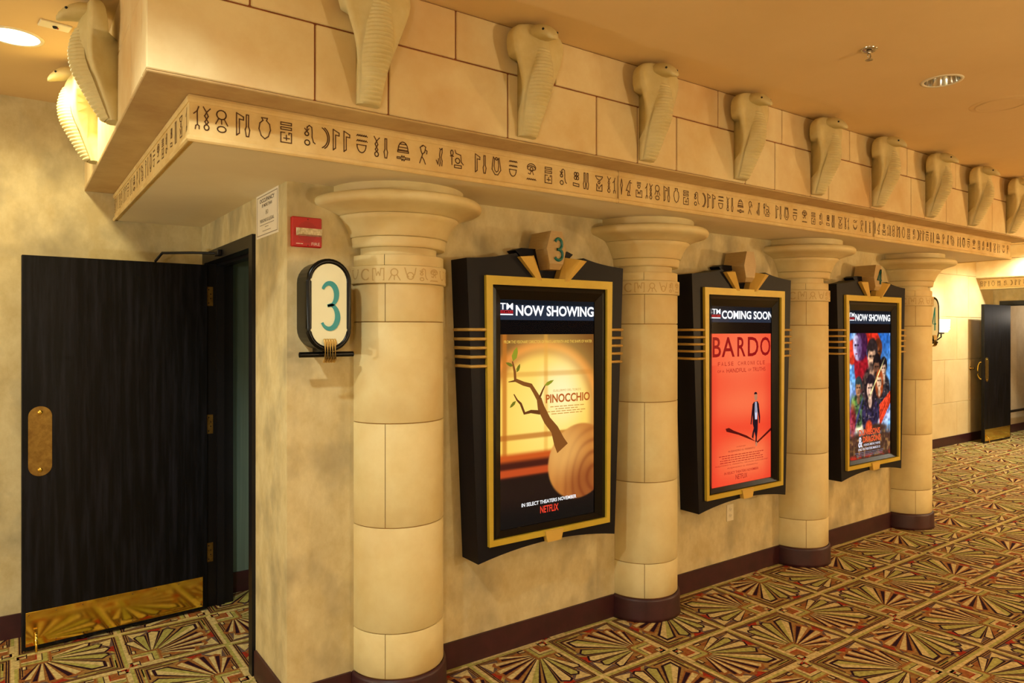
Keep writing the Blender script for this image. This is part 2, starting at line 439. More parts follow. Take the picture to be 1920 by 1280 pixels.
# colonnade wall
struct(MB().box(1.145, 7.06, YW, YW+.12, 0, ZS).obj('wall_colonnade', plaster))
def side_wall(xa, name):
    b = MB(); b.box(xa, xa+.15, YW, 3.63, 0, ZS); b.box(xa, xa+.15, 4.735, YB, 0, ZS); b.box(xa, xa+.15, 3.63, 4.735, 2.19, ZS)
    return struct(b.obj(name, plaster))
side_wall(.995, 'wall_side_left')
side_wall(.995+PX, 'wall_side_far')
struct(MB().box(6.94, 7.06, YW+.12, YB, 0, ZS).obj('wall_side_right', plaster))
struct(MB().box(3.0, 3.1, YW+.12, YB, 0, ZS).obj('wall_corridor_blocker', black_m))  # unseen wall added to stop light leaking through the corridor
struct(MB().box(.995+PX+.19, 16.4, YW, YW+.12, 0, ZS).obj('wall_far_portal', plaster))

# baseboards
def bb(name, boxes):
    b = MB()
    for q in boxes: b.box(*q)
    return struct(b.obj(name, maroon))
CX = [1.533, 3.209, 4.885, 6.54]; RB = .24
edges = [.983]+[e for c_ in CX for e in (c_-RB, c_+RB)]+[7.072]
bb('baseboard_colonnade', [(edges[i], edges[i+1], YW-.012, YW, 0, .135) for i in range(0, 10, 2)])
bb('baseboard_side_left', [(.983, .995, YW, 3.61, 0, .135), (.983, .995, 4.76, YB, 0, .135)])
bb('baseboard_back', [(-4, .983, YB-.012, YB, 0, .135)])
bb('baseboard_corridor', [(1.145, 3.0, YB-.012, YB, 0, .135)])
bb('baseboard_tile', [(7.06, 12.983+.13, YB-.02, YB-.008, 0, .135)])
bb('baseboard_far', [(13.32, 16.4, YB-.012, YB, 0, .135)])
bb('baseboard_side_right', [(7.06, 7.072, YW-.012, YB-.02, 0, .135)])

# ------------------------------------------------------------------ hieroglyphs
def flag(x): return [[(x, 0), (x, 1), (x+.3, .86), (x+.3, .72), (x+.12, .74), (x+.12, .1), (x, 0)]]
def chisel(x): return [[(x+.05, .98), (x+.05, .45), (x, .3), (x+.05, 0), (x+.15, 0), (x+.2, .3), (x+.15, .45), (x+.15, .98), (x+.05, .98)]]
def wick(x): return [[(x, 1), (x+.12, .8), (x+.2, .62), (x+.13, .48), (x+.05, .62), (x+.14, .8), (x+.28, .96)], [(x+.13, .48), (x+.2, .36), (x+.13, .24), (x+.06, .36), (x+.13, .48)], arc(x+.13, .12, .1, 0, 360, 10, .12)]
def wave(x, z, w_=.55, n=5): return [[(x+w_*i/(2*n), z+(.06 if i % 2 else 0)) for i in range(2*n+1)]]
def bars(x): return [[(x, .82), (x+.5, .82), (x+.5, .93), (x, .93), (x, .82)], [(x, .6), (x+.5, .6), (x+.5, .71), (x, .71), (x, .6)], [(x+.18, .46), (x, .46), (x, 0), (x+.5, 0), (x+.5, .46), (x+.38, .46), (x+.38, .38)], [(x+.14, .2), (x+.4, .2)], [(x+.26, .12), (x+.26, .34)]]
def snake(x): return [[(x, .82), (x+.1, .7), (x+.2, .82)], arc(x+.1, .58, .09), [(x+.1, .72), (x+.12, .9), (x+.22, .99), (x+.34, .92), (x+.36, .7), (x+.36, .45), (x+.42, .22), (x+.5, .16)], arc(x+.12, .16, .12, 0, 360, 12)]
GL = {
 'staff': [[(0, .66), (.14, .8), (.2, .98)], [(.14, .8), (.15, .2)], [(.06, .0), (.08, .14), (.15, .2), (.22, .14), (.22, .02)]],
 'wick': wick(0),
 'sun': [arc(.24, .78, .2, 0, 360, 16), [(.12, .6), (0, .36)], [(.36, .6), (.5, .34)], [(.24, .57), (.25, .38)], arc(.25, .14, .18, 0, 360, 14, .13)],
 'flag': flag(0), 'chisel': chisel(0),
 'jar': [[(.14, .98), (.4, .98), (.36, .86), (.5, .72), (.54, .45), (.44, .15), (.28, .02), (.12, .15), (.02, .45), (.06, .72), (.2, .86), (.14, .98)]],
 'bars': bars(0), 'snake': snake(0),
 'crescent': [arc(-.1, .5, .4, -65, 65, 14, .54), arc(-.3, .5, .52, -62, 62, 14, .54)],
 'waves': wave(0, .9)+wave(0, .64)+[[(0, .46), (.5, .46)], arc(.25, .46, .24, 180, 360, 10, .38)],
 'dome': [[(0, .5), (.62, .5), (.62, .42), (0, .42), (0, .5)], arc(.31, .54, .28, 0, 180, 12, .42), [(.03, .54), (.59, .54)], [(.07, .68), (.55, .68)], [(.15, .84), (.48, .84)], [(-.04, .16), (.2, .16), (.24, .24), (.3, .16), (.36, .24), (.42, .16), (.68, .16), (.68, .08), (.42, .08), (.36, 0), (.3, .08), (.24, 0), (.2, .08), (-.04, .08), (-.04, .16)]],
 'man': [[(.16, .96), (.04, .84), (.1, .62), (.16, .5), (.3, .62), (.36, .9), (.22, .98), (.16, .92)], [(.18, .5), (.1, .3), (0, .02)], [(.14, .36), (.26, .2), (.34, 0)], [(.36, .74), (.44, .7), (.42, .55)]],
 'cat': [[(.2, .96), (.28, .9), (.36, .98), (.36, .76), (.3, .5), (.36, .3), (.34, .04)], [(.24, .86), (.2, .6), (.24, .2), (.2, .02)], [(0, .3), (.1, .1), (.14, .4)]],
 'ankh': [arc(.1, .84, .08, 0, 360, 10, .14), [(0, .66), (.2, .66)], [(.1, .7), (.1, .2)], [(.3, 1), (.36, .84), (.66, .78), (.7, .4), (.82, .28)], arc(.46, .45, .14), [(.26, .2), (.7, .2), (.7, .06), (.26, .06), (.26, .2)]],
 'loop': [[(.1, 1), (.03, .6), (0, .3), (.2, .02), (.4, .02), (.6, .3), (.56, .6), (.48, .98), (.42, .9), (.46, .5), (.42, .25), (.3, .17), (.2, .25), (.14, .5), (.18, .9), (.1, 1)], arc(.3, .92, .07)],
 'eye': [arc(.3, .66, .3, 10, 170, 10, .2), arc(.3, .72, .32, 10, 170, 10, .26), [(.0, .66), (.3, .54), (.6, .68)], arc(.3, .68, .1), [(.36, .54), (.44, .36)], [(.28, .54), (.2, .36), (.06, .4)]]+wave(-.04, .04, .66, 5),
 'flower': [arc(.2, .82, .1), arc(.36, .82, .1), arc(.2, .58, .1), arc(.36, .58, .1), [(.02, .26), (.48, .22), (.48, .06), (.02, .1), (.02, .26)]],
 'twins': chisel(0)+chisel(.24),
 'basket': [[(0, .92), (.6, .92), (.56, .82), (.4, .68), (.14, .74), (0, .92)], arc(.3, .54, .08), [(.1, .42), (.1, 0), (.56, 0), (.56, .42), (.4, .3), (.3, .14), (.2, .3), (.1, .42)]],
 'leaf': [[(.1, 1), (.02, .6), (.06, .4), (.1, .02), (.14, .4), (.2, .6), (.1, 1)]],
 'bird': [[(.4, 1), (.3, .92), (.1, .5), (0, .3), (.16, .34), (.3, .2), (.36, .5), (.36, .86), (.5, .84)], [(.2, .3), (.12, 0), (.26, 0)], [(.28, .24), (.28, .04), (.4, .02)]],
 'stack': [[(.1, .96), (.42, .96)], [(.1, .88), (.42, .88)], [(.14, .78), (.38, .78)], arc(.26, .78, .12, 180, 360, 8, .2), [(0, .44), (0, 0), (.54, 0), (.54, .44), (.4, .44), (.36, .2), (.27, .34), (.18, .2), (.14, .44), (0, .44)]],
 'boat': [[(0, .8), (.2, .9), (.42, .8), (.62, .9)], [(.1, .72), (.5, .72)], arc(.31, .5, .3, 190, 350, 12, .4), arc(.31, .6, .34, 200, 340, 12, .4)],
}
SEQ = [('staff', 0), ('wick', .034), ('sun', .084), ('flag', .147), ('chisel', .173), ('jar', .235), ('bars', .314), ('snake', .405), ('crescent', .468), ('flag', .51), ('flag', .554), ('waves', .618), ('wick', .682), ('chisel', .722), ('dome', .801), ('man', .895), ('cat', .972), ('ankh', 1.06), ('flag', 1.168), ('chisel', 1.205), ('loop', 1.269), ('waves', 1.363), ('eye', 1.468), ('bars', 1.57), ('snake', 1.663), ('flower', 1.744), ('twins', 1.809), ('basket', 1.896), ('wick', 1.965), ('staff', 2.0)]
EXTRA = [('boat', 2.09), ('man', 2.18), ('chisel', 2.235), ('wick', 2.29)]
LEAD = [('leaf', -.183), ('bird', -.131), ('stack', -.056)]
GH = .08
def glyph_width(n): xs = [p[0] for l in GL[n] for p in l]; return min(xs), max(xs)
glyph_me = {}
def glyph(n, parent, x, rz=0, y=None, z=2.438):
    a, b_ = glyph_width(n); c_ = (a+b_)/2
    if n not in glyph_me:
        hw = .0021
        g = strokes_mb([[((px-c_)*GH, pz*GH) for px, pz in l] for l in GL[n]], hw, lambda u, v: (u, -.0012, v))
        glyph_me[n] = g.mesh('hieroglyph', ink_m)
    o = link('hieroglyph', glyph_me[n], parent, (x, y, z) if rz == 0 else (y, x, z))
    o.rotation_euler = (0, 0, rz); return o

# ------------------------------------------------------------------ portal entablature
YF, YU = 2.653, 2.496
def frieze_profile():       # (offset out of the face, z)
    return [(0, 2.412), (.003, 2.413), (.010, 2.407), (.010, 2.395), (.004, 2.391), (-.02, 2.40)]
def frieze(name, xa, xb, right_end=True):
    b = MB()
    b.box(xa, xb, YF, YB, 2.40, 2.556)
    o = struct(b.obj(name, frieze_m))
    def rail(path_z, dep, part):       # mitred strip around left and front faces
        z0, z1 = path_z
        m_ = MB(); d = dep
        pts_o = [(xa-d, YB), (xa-d, YF-d), (xb+d, YF-d), (xb+d, YB)]; pts_i = [(xa, YB), (xa, YF), (xb, YF), (xb, YB)]
        n = 4; bev = (z1-z0)*.3
        v = []
        for (ox, oy), (ix, iy) in zip(pts_o, pts_i):
            mx_, my_ = ix+(ox-ix)*.5, iy+(oy-iy)*.5
            v += [(ix, iy, z0), (mx_, my_, z0), (ox, oy, z0+bev), (ox, oy, z1-bev), (mx_, my_, z1), (ix, iy, z1)]
        f = []
        for i in range(n-1):
            for k in range(6):
                f.append((i*6+k, i*6+(k+1) % 6, (i+1)*6+(k+1) % 6, (i+1)*6+k)[::-1])
        m_.add(v, f); return m_.obj(part, frieze_m, o)
    rail((2.391, 2.413), .010, 'lower_moulding'); rail((2.529, 2.553), .008, 'upper_moulding')
    return o
fz = frieze('trim_1', .503, 7.55)
fz2 = frieze('trim_2', .503+PX, 15.0)
for n, dx in SEQ: glyph(n, fz, .526+dx, 0, YF)
for base in (2.763, 5.31):
    for n, dx in LEAD+SEQ+EXTRA:
        x = base+dx
        if x < 7.53: glyph(n, fz, x, 0, YF)
LS = [('staff', 2.70), ('basket', 2.80), ('twins', 2.90), ('flower', 2.99), ('snake', 3.09), ('bars', 3.18), ('eye', 3.29), ('waves', 3.40), ('loop', 3.49), ('chisel', 3.57), ('flag', 3.63), ('ankh', 3.74), ('cat', 3.83), ('man', 3.91), ('dome', 4.01), ('chisel', 4.10), ('wick', 4.15), ('waves', 4.24), ('flag', 4.31), ('flag', 4.36), ('crescent', 4.42), ('snake', 4.50), ('bars', 4.59), ('jar', 4.67), ('chisel', 4.73), ('flag', 4.78), ('sun', 4.83)]
for par, xf_ in ((fz, .503), (fz2, .503+PX)):
    for n, y_ in LS: glyph(n, par, y_, D(-90), xf_)
for x in (2.552, 5.099):
    MB().box(x-.0012, x+.0012, YF-.0101, YF+.01, 2.3905, 2.556).obj('panel_joint', under_m, fz)

def entab(name, xa, xb, lowX, upX, lowY, upY):
    core = struct(MB().box(xa+.007, xb, YU+.007, YB, 2.558, ZC).obj(name, joint))
    zl, zm = 2.563, 2.846; g = .0032
    def course(X, Yl, z0, z1):
        xs = X+[xb]
        for i, (a, b_) in enumerate(zip(xs, xs[1:])):
            stone_part('stone_block', a+(0 if i == 0 else g), b_-g, YU, YU+.10, z0+g, z1-g, stone, core, .0035)
        ys = [YU+.10]+Yl+[YB]
        for a, b_ in zip(ys, ys[1:]):
            stone_part('stone_block', xa, xa+.08, a+g, b_-g, z0+g, z1-g, stone, core, .0035)
    course([xa]+lowX, lowY, zl, zm); course([xa]+upX, upY, zm, ZC)
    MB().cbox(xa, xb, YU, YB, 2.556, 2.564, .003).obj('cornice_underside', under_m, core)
    return core
lowX = [.896, 1.187, 1.751, 2.266, 2.54, 2.825, 3.40, 3.68, 4.05, 4.25, 4.76, 5.33, 5.54, 5.89, 6.26, 6.73, 7.02]
upX = [.667, 1.489, 2.012, 2.56, 3.16, 3.75, 4.50, 5.27, 5.65, 6.05, 6.45, 6.97]
entab('wall_entablature', .347, 7.71, lowX, upX, [2.86, 3.35, 3.92, 4.45], [3.07, 3.62, 4.20])
entab('wall_entablature_far', .347+PX, 15.0, [13.0, 13.6, 14.2], [12.8, 13.4, 14.0], [2.9, 3.5, 4.1], [3.2, 3.8, 4.4])
# soffit
struct(MB().box(.52, 7.533, YF+.017, YB, 2.396, 2.4005).obj('ceiling_soffit', soffit_m))
struct(MB().box(.52+PX, 15, YF+.017, YB, 2.396, 2.4005).obj('ceiling_soffit_far', soffit_m))

# ------------------------------------------------------------------ columns (half round, against the colonnade wall)
def relief_lines():
    out = []; x = 0
    seq = [('bowl', [[(0, .9), (.8, .9)], arc(.4, .9, .4, 180, 360, 10, .7)]), ('ring', [arc(.42, .5, .42, 40, 320, 14, .42), arc(.5, .5, .42, 60, 300, 12, .42)]),
           ('box', [[(0, .95), (0, .05), (.95, .05), (.95, .95), (.7, .95), (.62, .4), (.48, .7), (.34, .4), (.26, .95), (0, .95)]]),
           ('sun', [arc(.45, .66, .27), [(.25, .45), (.02, .05)], [(.65, .45), (.9, .05)], [(.45, .4), (.45, .08)]]),
           ('horn', [[(0, 1), (.15, .5), (.3, .3)], arc(.45, .38, .27), [(.6, .3), (.8, .5), (.9, 1)]]), ('snake', [[(l[0]*1.4, l[1]) for l in q] for q in snake(0)]),
           ('eye', [[(p[0]*1.3, p[1]) for p in q] for q in GL['eye']])]
    return seq
REL = relief_lines()
def make_column(loc, label):
    t = thing('column', label, 'column', loc, 0, 'half columns of the colonnade')
    A0, A1 = 180, 360
    def la(name, prof, m=col_m, a0=A0, a1=A1, n=40, par=t):
        return MB().lathe(prof, a0, a1, n, smooth=True).obj(name, m, par)
    la('base_ring', [(.20, 0.0), (.245, 0.0), (.241, .02), (.239, .12), (.236, .132), (.226, .136)], maroon)
    la('core', [(.217, .13), (.217, 1.95)], col_joint)
    zs = [.136, .342, .826, 1.304, 1.771, 1.949]
    for i in range(5):
        ja = 230 if i % 2 == 0 else 327
        r = .225; z0, z1 = zs[i]+.0016, zs[i+1]-.0016
        for a, b_ in ((A0, ja-.35), (ja+.35, A1)):
            m_ = MB()
            n = max(4, int((b_-a)/5))
            m_.lathe([(r-.006, z0), (r-.0015, z0+.0008), (r, z0+.003), (r, z1-.003), (r-.0015, z1-.0008), (r-.006, z1)], a, b_, n, smooth=True)
            m_.obj('stone_block', col_m, t)
    cl = la('collar', [(.222, 1.948), (.236, 1.949), (.2365, 1.952), (.2365, 2.026), (.236, 2.029), (.222, 2.030)])
    rad = .2372; a = 184
    for n, ls in REL:
        w_ = max(p[0] for l in ls for p in l)*.058; step = math.degrees(w_/rad)
        def f(u, v, a=a): an = D(a)+u/rad; return (rad*math.cos(an), rad*math.sin(an), v)
        strokes_mb([[(p[0]*.058, 1.959+p[1]*.058) for p in l] for l in ls], .0022, f).obj('hieroglyph', relief_m, cl)
        a += step+5.2
    for n, ls in REL[:2]:
        if a > 352: break
        def f(u, v, a=a): an = D(a)+u/rad; return (rad*math.cos(an), rad*math.sin(an), v)
        w_ = max(p[0] for l in ls for p in l)*.058
        strokes_mb([[(p[0]*.058, 1.959+p[1]*.058) for p in l] for l in ls], .0022, f).obj('hieroglyph', relief_m, cl); a += math.degrees(w_/rad)+5
    for a0_, a1_ in ((A0, 228.8), (229.4, A1)):
        la('stone_block', [(.20, 2.030), (.223, 2.031), (.2245, 2.033), (.2245, 2.078), (.223, 2.081), (.19, 2.082)], col_m, a0_, a1_, 24)
    la('neck', [(.192, 2.078), (.190, 2.10), (.192, 2.122)])
    la('capital_lip', [(.19, 2.118), (.226, 2.116), (.231, 2.119), (.233, 2.130), (.238, 2.160), (.236, 2.163), (.22, 2.163)])
    la('capital_bell', [(.22, 2.164), (.242, 2.165), (.2445, 2.168), (.252, 2.19), (.263, 2.213), (.279, 2.239), (.298, 2.259), (.296, 2.262), (.28, 2.262)])
    la('capital_rim', [(.28, 2.263), (.301, 2.264), (.306, 2.268), (.335, 2.280), (.368, 2.291), (.395, 2.298), (.408, 2.306), (.413, 2.320), (.410, 2.334), (.400, 2.344), (.38, 2.348), (.28, 2.349)])
    la('abacus', [(.28, 2.347), (.318, 2.348), (.322, 2.352), (.322, 2.397)])
    return t
COLL = ['cream half column nearest the camera, right beside the oblong 3 sign',
        'cream half column between the golden branch poster and the red poster',
        'cream half column between the red poster and the crowded blue poster',
        'farthest cream half column, right of the crowded blue poster']
c0 = make_column((CX[0], YW, 0), COLL[0])
for x, l in zip(CX[1:], COLL[1:]): dup(c0, (x, YW, 0), label=l)

# ------------------------------------------------------------------ cobra statues
LV = [  # z, half width, side front, back, belly
 (2.578, .047, .026, .0, .040), (2.60, .048, .034, .0, .058), (2.64, .051, .046, .0, .084), (2.68, .056, .060, .0, .106), (2.72, .063, .074, .0, .128),
 (2.76, .073, .090, .0, .148), (2.80, .086, .102, .0, .158), (2.84, .101, .106, .0, .161), (2.87, .112, .106, .0, .157), (2.899, .123, .106, .0, .151),
 (2.9, .123, .106, .040, .151), (2.93, .133, .106, .042, .143), (2.96, .138, .105, .046, .134), (2.985, .136, .104, .05, .127), (3.005, .126, .102, .056, .12), (3.022, .104, .099, .062, .114), (3.034, .066, .094, .068, .106), (3.039, .025, .088, .074, .096)]
def lerp(z, k):
    for a, b_ in zip(LV, LV[1:]):
        if a[0] <= z <= b_[0]: u = (z-a[0])/max(b_[0]-a[0], 1e-6); return a[k]+(b_[k]-a[k])*u
    return LV[-1][k] if z > 3 else LV[0][k]
def make_cobra(loc, rz, label):
    t = thing('cobra_statue', label, 'statue', loc, rz, 'cobra statues along the stone frieze')
    b = MB(); v = []; n = 14
    for z, w_, ds, db, be in LV:
        bw = min(.056, w_*.8)
        e = min(.014, (ds-db)*.3)
        sw = min(w_, .043); hb = max(db, min(.042, ds-.012)) if w_ > .06 else db
        r = [((-sw, db) if db < .03 else (-w_+.006, db)), ((-sw, hb) if db < .03 else (-w_+.003, db+.003)), (-w_, max(ds-e, hb+.001)), (-w_+.006, ds-.002), (-w_*.8, ds+.001), (-bw, ds+.004), (-bw*.6, ds+(be-ds)*.7), (0, ds+(be-ds)*.92)]
        r = r+[(-x, y) for x, y in r[::-1][1:]]
        r = r+[(0, db)]
        v += [(x, -y, z) for x, y in r]
    k = 16
    f = []
    for i in range(len(LV)-1):
        for j in range(k): f.append((i*k+j, i*k+(j+1) % k, (i+1)*k+(j+1) % k, (i+1)*k+j))
    b.add(v, f, True); b.add(v[:k], [tuple(range(k-1, -1, -1))]); b.add(v[-k:], [tuple(range(k))])
    hood = b.obj('hood', cobra_m, t)
    # ribbed belly
    b = MB(); rows = []; N = 24; z0, z1 = 2.583, 2.935
    for i in range(N):
        for q, dd in ((0.0, -.003), (.22, .0065), (.66, .0085), (.90, -.003)):
            rows.append((z0+(z1-z0)*(i+q)/N, dd))
    m_ = 10; v = []
    for z, dd in rows:
        w_ = lerp(z, 1); ds = lerp(z, 2); be = lerp(z, 4); fade = min(1, (z1-z)/.05+.25)
        bw = min(.058, w_*.88)*(1 if z < 2.78 else 1-.30*(z-2.78)/.155)
        for j in range(m_+1):
            s_ = -1+2*j/m_; yy = ds+.002+(be-ds)*math.sqrt(max(0, 1-s_*s_*.97))+dd*(1-s_**4)*fade
            v.append((s_*bw, -yy, z-.006*(1-s_*s_)))
    f = [(i*(m_+1)+j, i*(m_+1)+j+1, (i+1)*(m_+1)+j+1, (i+1)*(m_+1)+j) for i in range(len(rows)-1) for j in range(m_)]
    b.add(v, f, True); b.obj('belly_scales', cobra_m, t)
    # head
    st = [(.070, 2.996, .056, .040), (.105, 2.998, .056, .041), (.135, 2.994, .052, .039), (.162, 2.985, .046, .034), (.184, 2.973, .037, .027), (.200, 2.961, .025, .018), (.208, 2.954, .010, .008)]
    b = MB(); v = []; n = 14
    for y, z, a, h_ in st:
        for j in range(n):
            an = 2*math.pi*j/n; cz = math.sin(an)
            v.append((a*math.cos(an), -y, z+h_*cz*(1 if cz > 0 else .8)))
    f = [(i*n+j, (i+1)*n+j, (i+1)*n+(j+1) % n, i*n+(j+1) % n) for i in range(len(st)-1) for j in range(n)]
    b.add(v, f, True); b.add(v[-n:], [tuple(range(n-1, -1, -1))]); b.add(v[:n], [tuple(range(n))])
    hd = b.obj('head', cobra_m, t)
    for s_ in (-1, 1): MB().sphere((s_*.0375, -.176, 2.990), .0055, n=8, m=6).obj('eye', black_m, hd)
    return t
names = ['first', 'second', 'third', 'fourth', 'fifth', 'sixth', 'seventh', 'eighth', 'ninth']
def clab(i):
    if i == 0: return 'cream cobra statue over the nearest column, its head cut off by the photo top'
    if i == 8: return 'last cobra statue of the long row, cut off by the right edge'
    return f'cream cobra statue, {names[i]} from the left along the long front frieze'
k0 = make_cobra((1.095, YU, 0), 0, clab(0))
cx_contact = [1.04, 1.79, 2.536, 3.285, 4.043, 4.77, 5.536, 6.26, 7.007]
for i in range(1, 9): dup(k0, (cx_contact[i]+.053, YU, 0), label=clab(i))
dup(k0, (.347, 3.237+.045, 0), D(-90), 'dark side-lit cobra statue on the left end frieze, nearest the corner')
dup(k0, (.347, 4.066+.045, 0), D(-90), 'brightly lit cobra statue on the left end frieze, deeper in the recess')

# ------------------------------------------------------------------ poster cases
def bez(p0, p1, p2, n=6): return [tuple((1-t)**2*a+2*t*(1-t)*b_+t*t*c for a, b_, c in zip(p0, p1, p2)) for t in [i/n for i in range(n+1)]]
def make_case(cx, label, number, head):
    t = thing('poster_case', label, 'poster case', (cx, YW, 0), 0, 'deco poster cases between the columns')
    Y = lambda y: y-YW
    bot = bez((.467, .558), (.0, .65), (-.467, .558), 14)
    topL = bez((-.105, 2.0), (-.17, 2.07), (-.232, 2.135), 2)+bez((-.232, 2.135), (-.35, 2.103), (-.535, 2.093), 6)[1:]
    outer = [(-p[0], p[1]) for p in topL[::-1]]+topL+bot[::-1]
    outer = topL+bot[::-1]+[(-p[0], p[1]) for p in topL[::-1]]
    inner = [(-.40, .66), (.40, .66), (.405, 1.972), (-.405, 1.972)]
    MB().ring_prism(outer, inner, Y(2.975), Y(3.128)).obj('body', case_m, t)
    MB().prism(inner, Y(3.02), Y(3.10)).obj('back_panel', black_m, t)
    MB().prism([(-.12, 1.99), (.12, 1.99), (.135, 2.10), (.20, 2.158), (.16, 2.172), (-.16, 2.172), (-.20, 2.158), (-.135, 2.10)], Y(3.03), Y(3.11)).obj('crest_panel', case_m, t)
    go = [(-.412, .638), (.412, .638), (.432, 2.01), (-.432, 2.01)]; gi = [(-.388, .668), (.388, .668), (.392, 1.965), (-.392, 1.965)]
    MB().ring_prism(go, gi, Y(2.955), Y(3.0)).obj('gold_trim', gold_m, t)
    # bevelled snap frame
    o = [(-.392, .664), (.392, .664), (.394, 1.966), (-.394, 1.966)]; mid = [(-.365, .675), (.365, .675), (.366, 1.94), (-.366, 1.94)]; i_ = [(-.324, .700), (.324, .700), (.324, 1.893), (-.324, 1.893)]
    v = [(x, Y(2.972), z) for x, z in o]+[(x, Y(2.966), z) for x, z in mid]+[(x, Y(2.988), z) for x, z in i_]+[(x, Y(2.998), z) for x, z in i_]
    f = [(r*4+j, r*4+(j+1) % 4, (r+1)*4+(j+1) % 4, (r+1)*4+j) for r in range(3) for j in range(4)]
    sf = MB().add(v, f).obj('snap_frame', snap_m, t)
    MB().add([(-.33, Y(2.992), .694), (.33, Y(2.992), .694), (.33, Y(2.992), 1.90), (-.33, Y(2.992), 1.90)], [(0, 1, 2, 3)]).obj('glass_pane', glass_m, t)
    for s_ in (-1, 1):                                     # folded gold wedges
        bt = [(-.108, 1.998), (-.083, 1.998), (-.056, 1.998)]; tp = [(-.228, 2.115), (-.165, 2.118), (-.106, 2.132)]
        yb = [2.955, 2.948, 2.985]; yt = [2.945, 2.925, 2.99]
        pts = [(p[0]*s_, Y(y), p[1]) for p, y in zip(bt, yb)]+[(p[0]*s_, Y(y), p[1]) for p, y in zip(tp, yt)]
        pts += [(p[0]*s_, Y(3.04), p[1]) for p in (bt[0], bt[2], tp[0], tp[2])]
        MB().hull(pts).obj('gold_wedge', wedge_m, t)
    hx = [(-.037, 2.262), (.037, 2.262), (.066, 2.166), (.046, 2.088), (-.046, 2.088), (-.066, 2.166)]
    pts = [(x, Y(2.93), z) for x, z in hx]+[(x, Y(3.10), z) for x, z in hx]+[(x, y, 2.058) for x in (-.036, .036) for y in (Y(2.945), Y(3.10))]
    nb = MB().hull(pts).obj('number_block', hexm, t)
    if number: numeral(number, .012, 2.165, Y(2.928), .062, .115, .008, teal_d, nb)
    for s_ in (-1, 1):
        for z in (1.736, 1.689, 1.644, 1.599, 1.552):
            e = .535-(2.093-z)*.0443
            MB().tube([(s_*.425, Y(2.967), z), (s_*(e+.001), Y(2.967), z), (s_*(e+.001), Y(2.967)+.03, z), (s_*(e+.001), Y(3.12), z)], .0085, 8).obj('gold_rod', rod_m, t)
    kp = [(-.062, .664), (.062, .664), (.047, .605), (-.047, .605)]
    MB().hull([(x, Y(2.945), z) for x, z in kp]+[(x, Y(3.0), z) for x, z in kp]).obj('keystone', wedge_m, t)
    # lit header strip
    hs = MB().box(-.330, .330, Y(2.9945), Y(3.0), 1.787, 1.868).obj('header_strip', hdr_m, t)
    MB().box(-.330, .330, Y(2.9945), Y(3.0), 1.868, 1.90).obj('header_film', hdr_top, t)
    MB().box(-.330, .330, Y(2.9945), Y(3.0), 1.712, 1.787).obj('header_film', k_emit, t)
    (x0, x1), txt, lx = head
    text(txt, x0, 1.809, Y(2.9938), x1-x0, .056, w_emit, hs, .028)
    text('BTM', lx, 1.840, Y(2.9938), .115, .034, w_emit, hs, .012)
    MB().box(lx, lx+.115, Y(2.9938), Y(2.9944), 1.821, 1.836).obj('red_band', r_emit, hs)
    text('CINEMAS', lx+.003, 1.8235, Y(2.9934), .109, .0105, k_emit, hs, .01)
    MB().box(lx, lx+.115, Y(2.9938), Y(2.9944), 1.812, 1.818).obj('white_rule', w_emit, hs)
    return t
def numeral(n, x, zc, y, w_, h_, r, m, par):
    if n == 3:
        up = arc(0, .24, .36, 150, -90, 12, .26); up = [(p[0], p[1]+.01) for p in up]
        lo = arc(0, -.245, .42, 90, -150, 14, .255)
        pts = up+lo[1:]
        pts = [(-.36, .36)]+arc(-.02, .25, .36, 140, -80, 12, .25)+[(-.1, .0)]+arc(-.02, -.25, .42, 80, -150, 14, .25)
        segs = [arc(0, .25, .38, 155, -90, 14, .25)+[(-.18, 0)], [(-.18, 0)]+arc(0, -.25, .44, 90, -150, 16, .25)]
    else:
        segs = [[(.22, -.5), (.22, .5), (-.42, -.22), (.46, -.22)]]
    b = MB()
    for s_ in segs: b.tube([(x+p[0]*w_, y, zc+p[1]*h_) for p in s_], r, 8)
    return b.obj('numeral', m, par)
CC = [2.371, 4.042, 5.713]
make_case(CC[0], 'midnight and gold poster case numbered 3, holding the golden branch poster', 3, ((-.222, .322), 'NOW SHOWING', -.355))
make_case(CC[1], 'midnight and gold poster case with a blank number block, holding the red poster', 0, ((-.216, .345), 'COMING SOON', -.345))
make_case(CC[2], 'midnight and gold poster case numbered 4, holding the crowded blue poster', 4, ((-.232, .318), 'NOW SHOWING', -.36))

# ------------------------------------------------------------------ posters (backlit flat prints)
PW, PZ0, PZ1 = .326, .697, 1.711
def sstep(a, b_, x): t = np.clip((x-a)/(b_-a), 0, 1); return t*t*(3-2*t)
def mixc(base, col, m): return base*(1-m[..., None])+np.array(col, float)*m[..., None]
def print_sheet(fn, parent, y, strength=1.0, nx=150, nz=230):
    xs = np.linspace(-PW, PW, nx); zs = np.linspace(PZ0, PZ1, nz)
    X, Z = np.meshgrid(xs, zs); c = np.clip(fn(X, Z), 0, 255)/255
    c = np.where(c <= .04045, c/12.92, ((c+.055)/1.055)**2.4)
    v = [(float(x), y, float(z)) for z in zs for x in xs]
    f = [(j*nx+i, j*nx+i+1, (j+1)*nx+i+1, (j+1)*nx+i) for j in range(nz-1) for i in range(nx-1)]
    me = bpy.data.meshes.new('printed_sheet'); me.from_pydata(v, [], f); me.materials.append(vc_emit('backlit_print', strength))
    at = me.color_attributes.new('print', 'FLOAT_COLOR', 'POINT')
    arr = np.ones((nx*nz, 4), dtype=np.float32); arr[:, :3] = c.reshape(-1, 3); at.data.foreach_set('color', arr.ravel())
    return link('printed_sheet', me, parent)
def poster(cx, label): return thing('movie_poster', label, 'poster', (cx, YW, 0), 0, 'backlit posters in the cases')
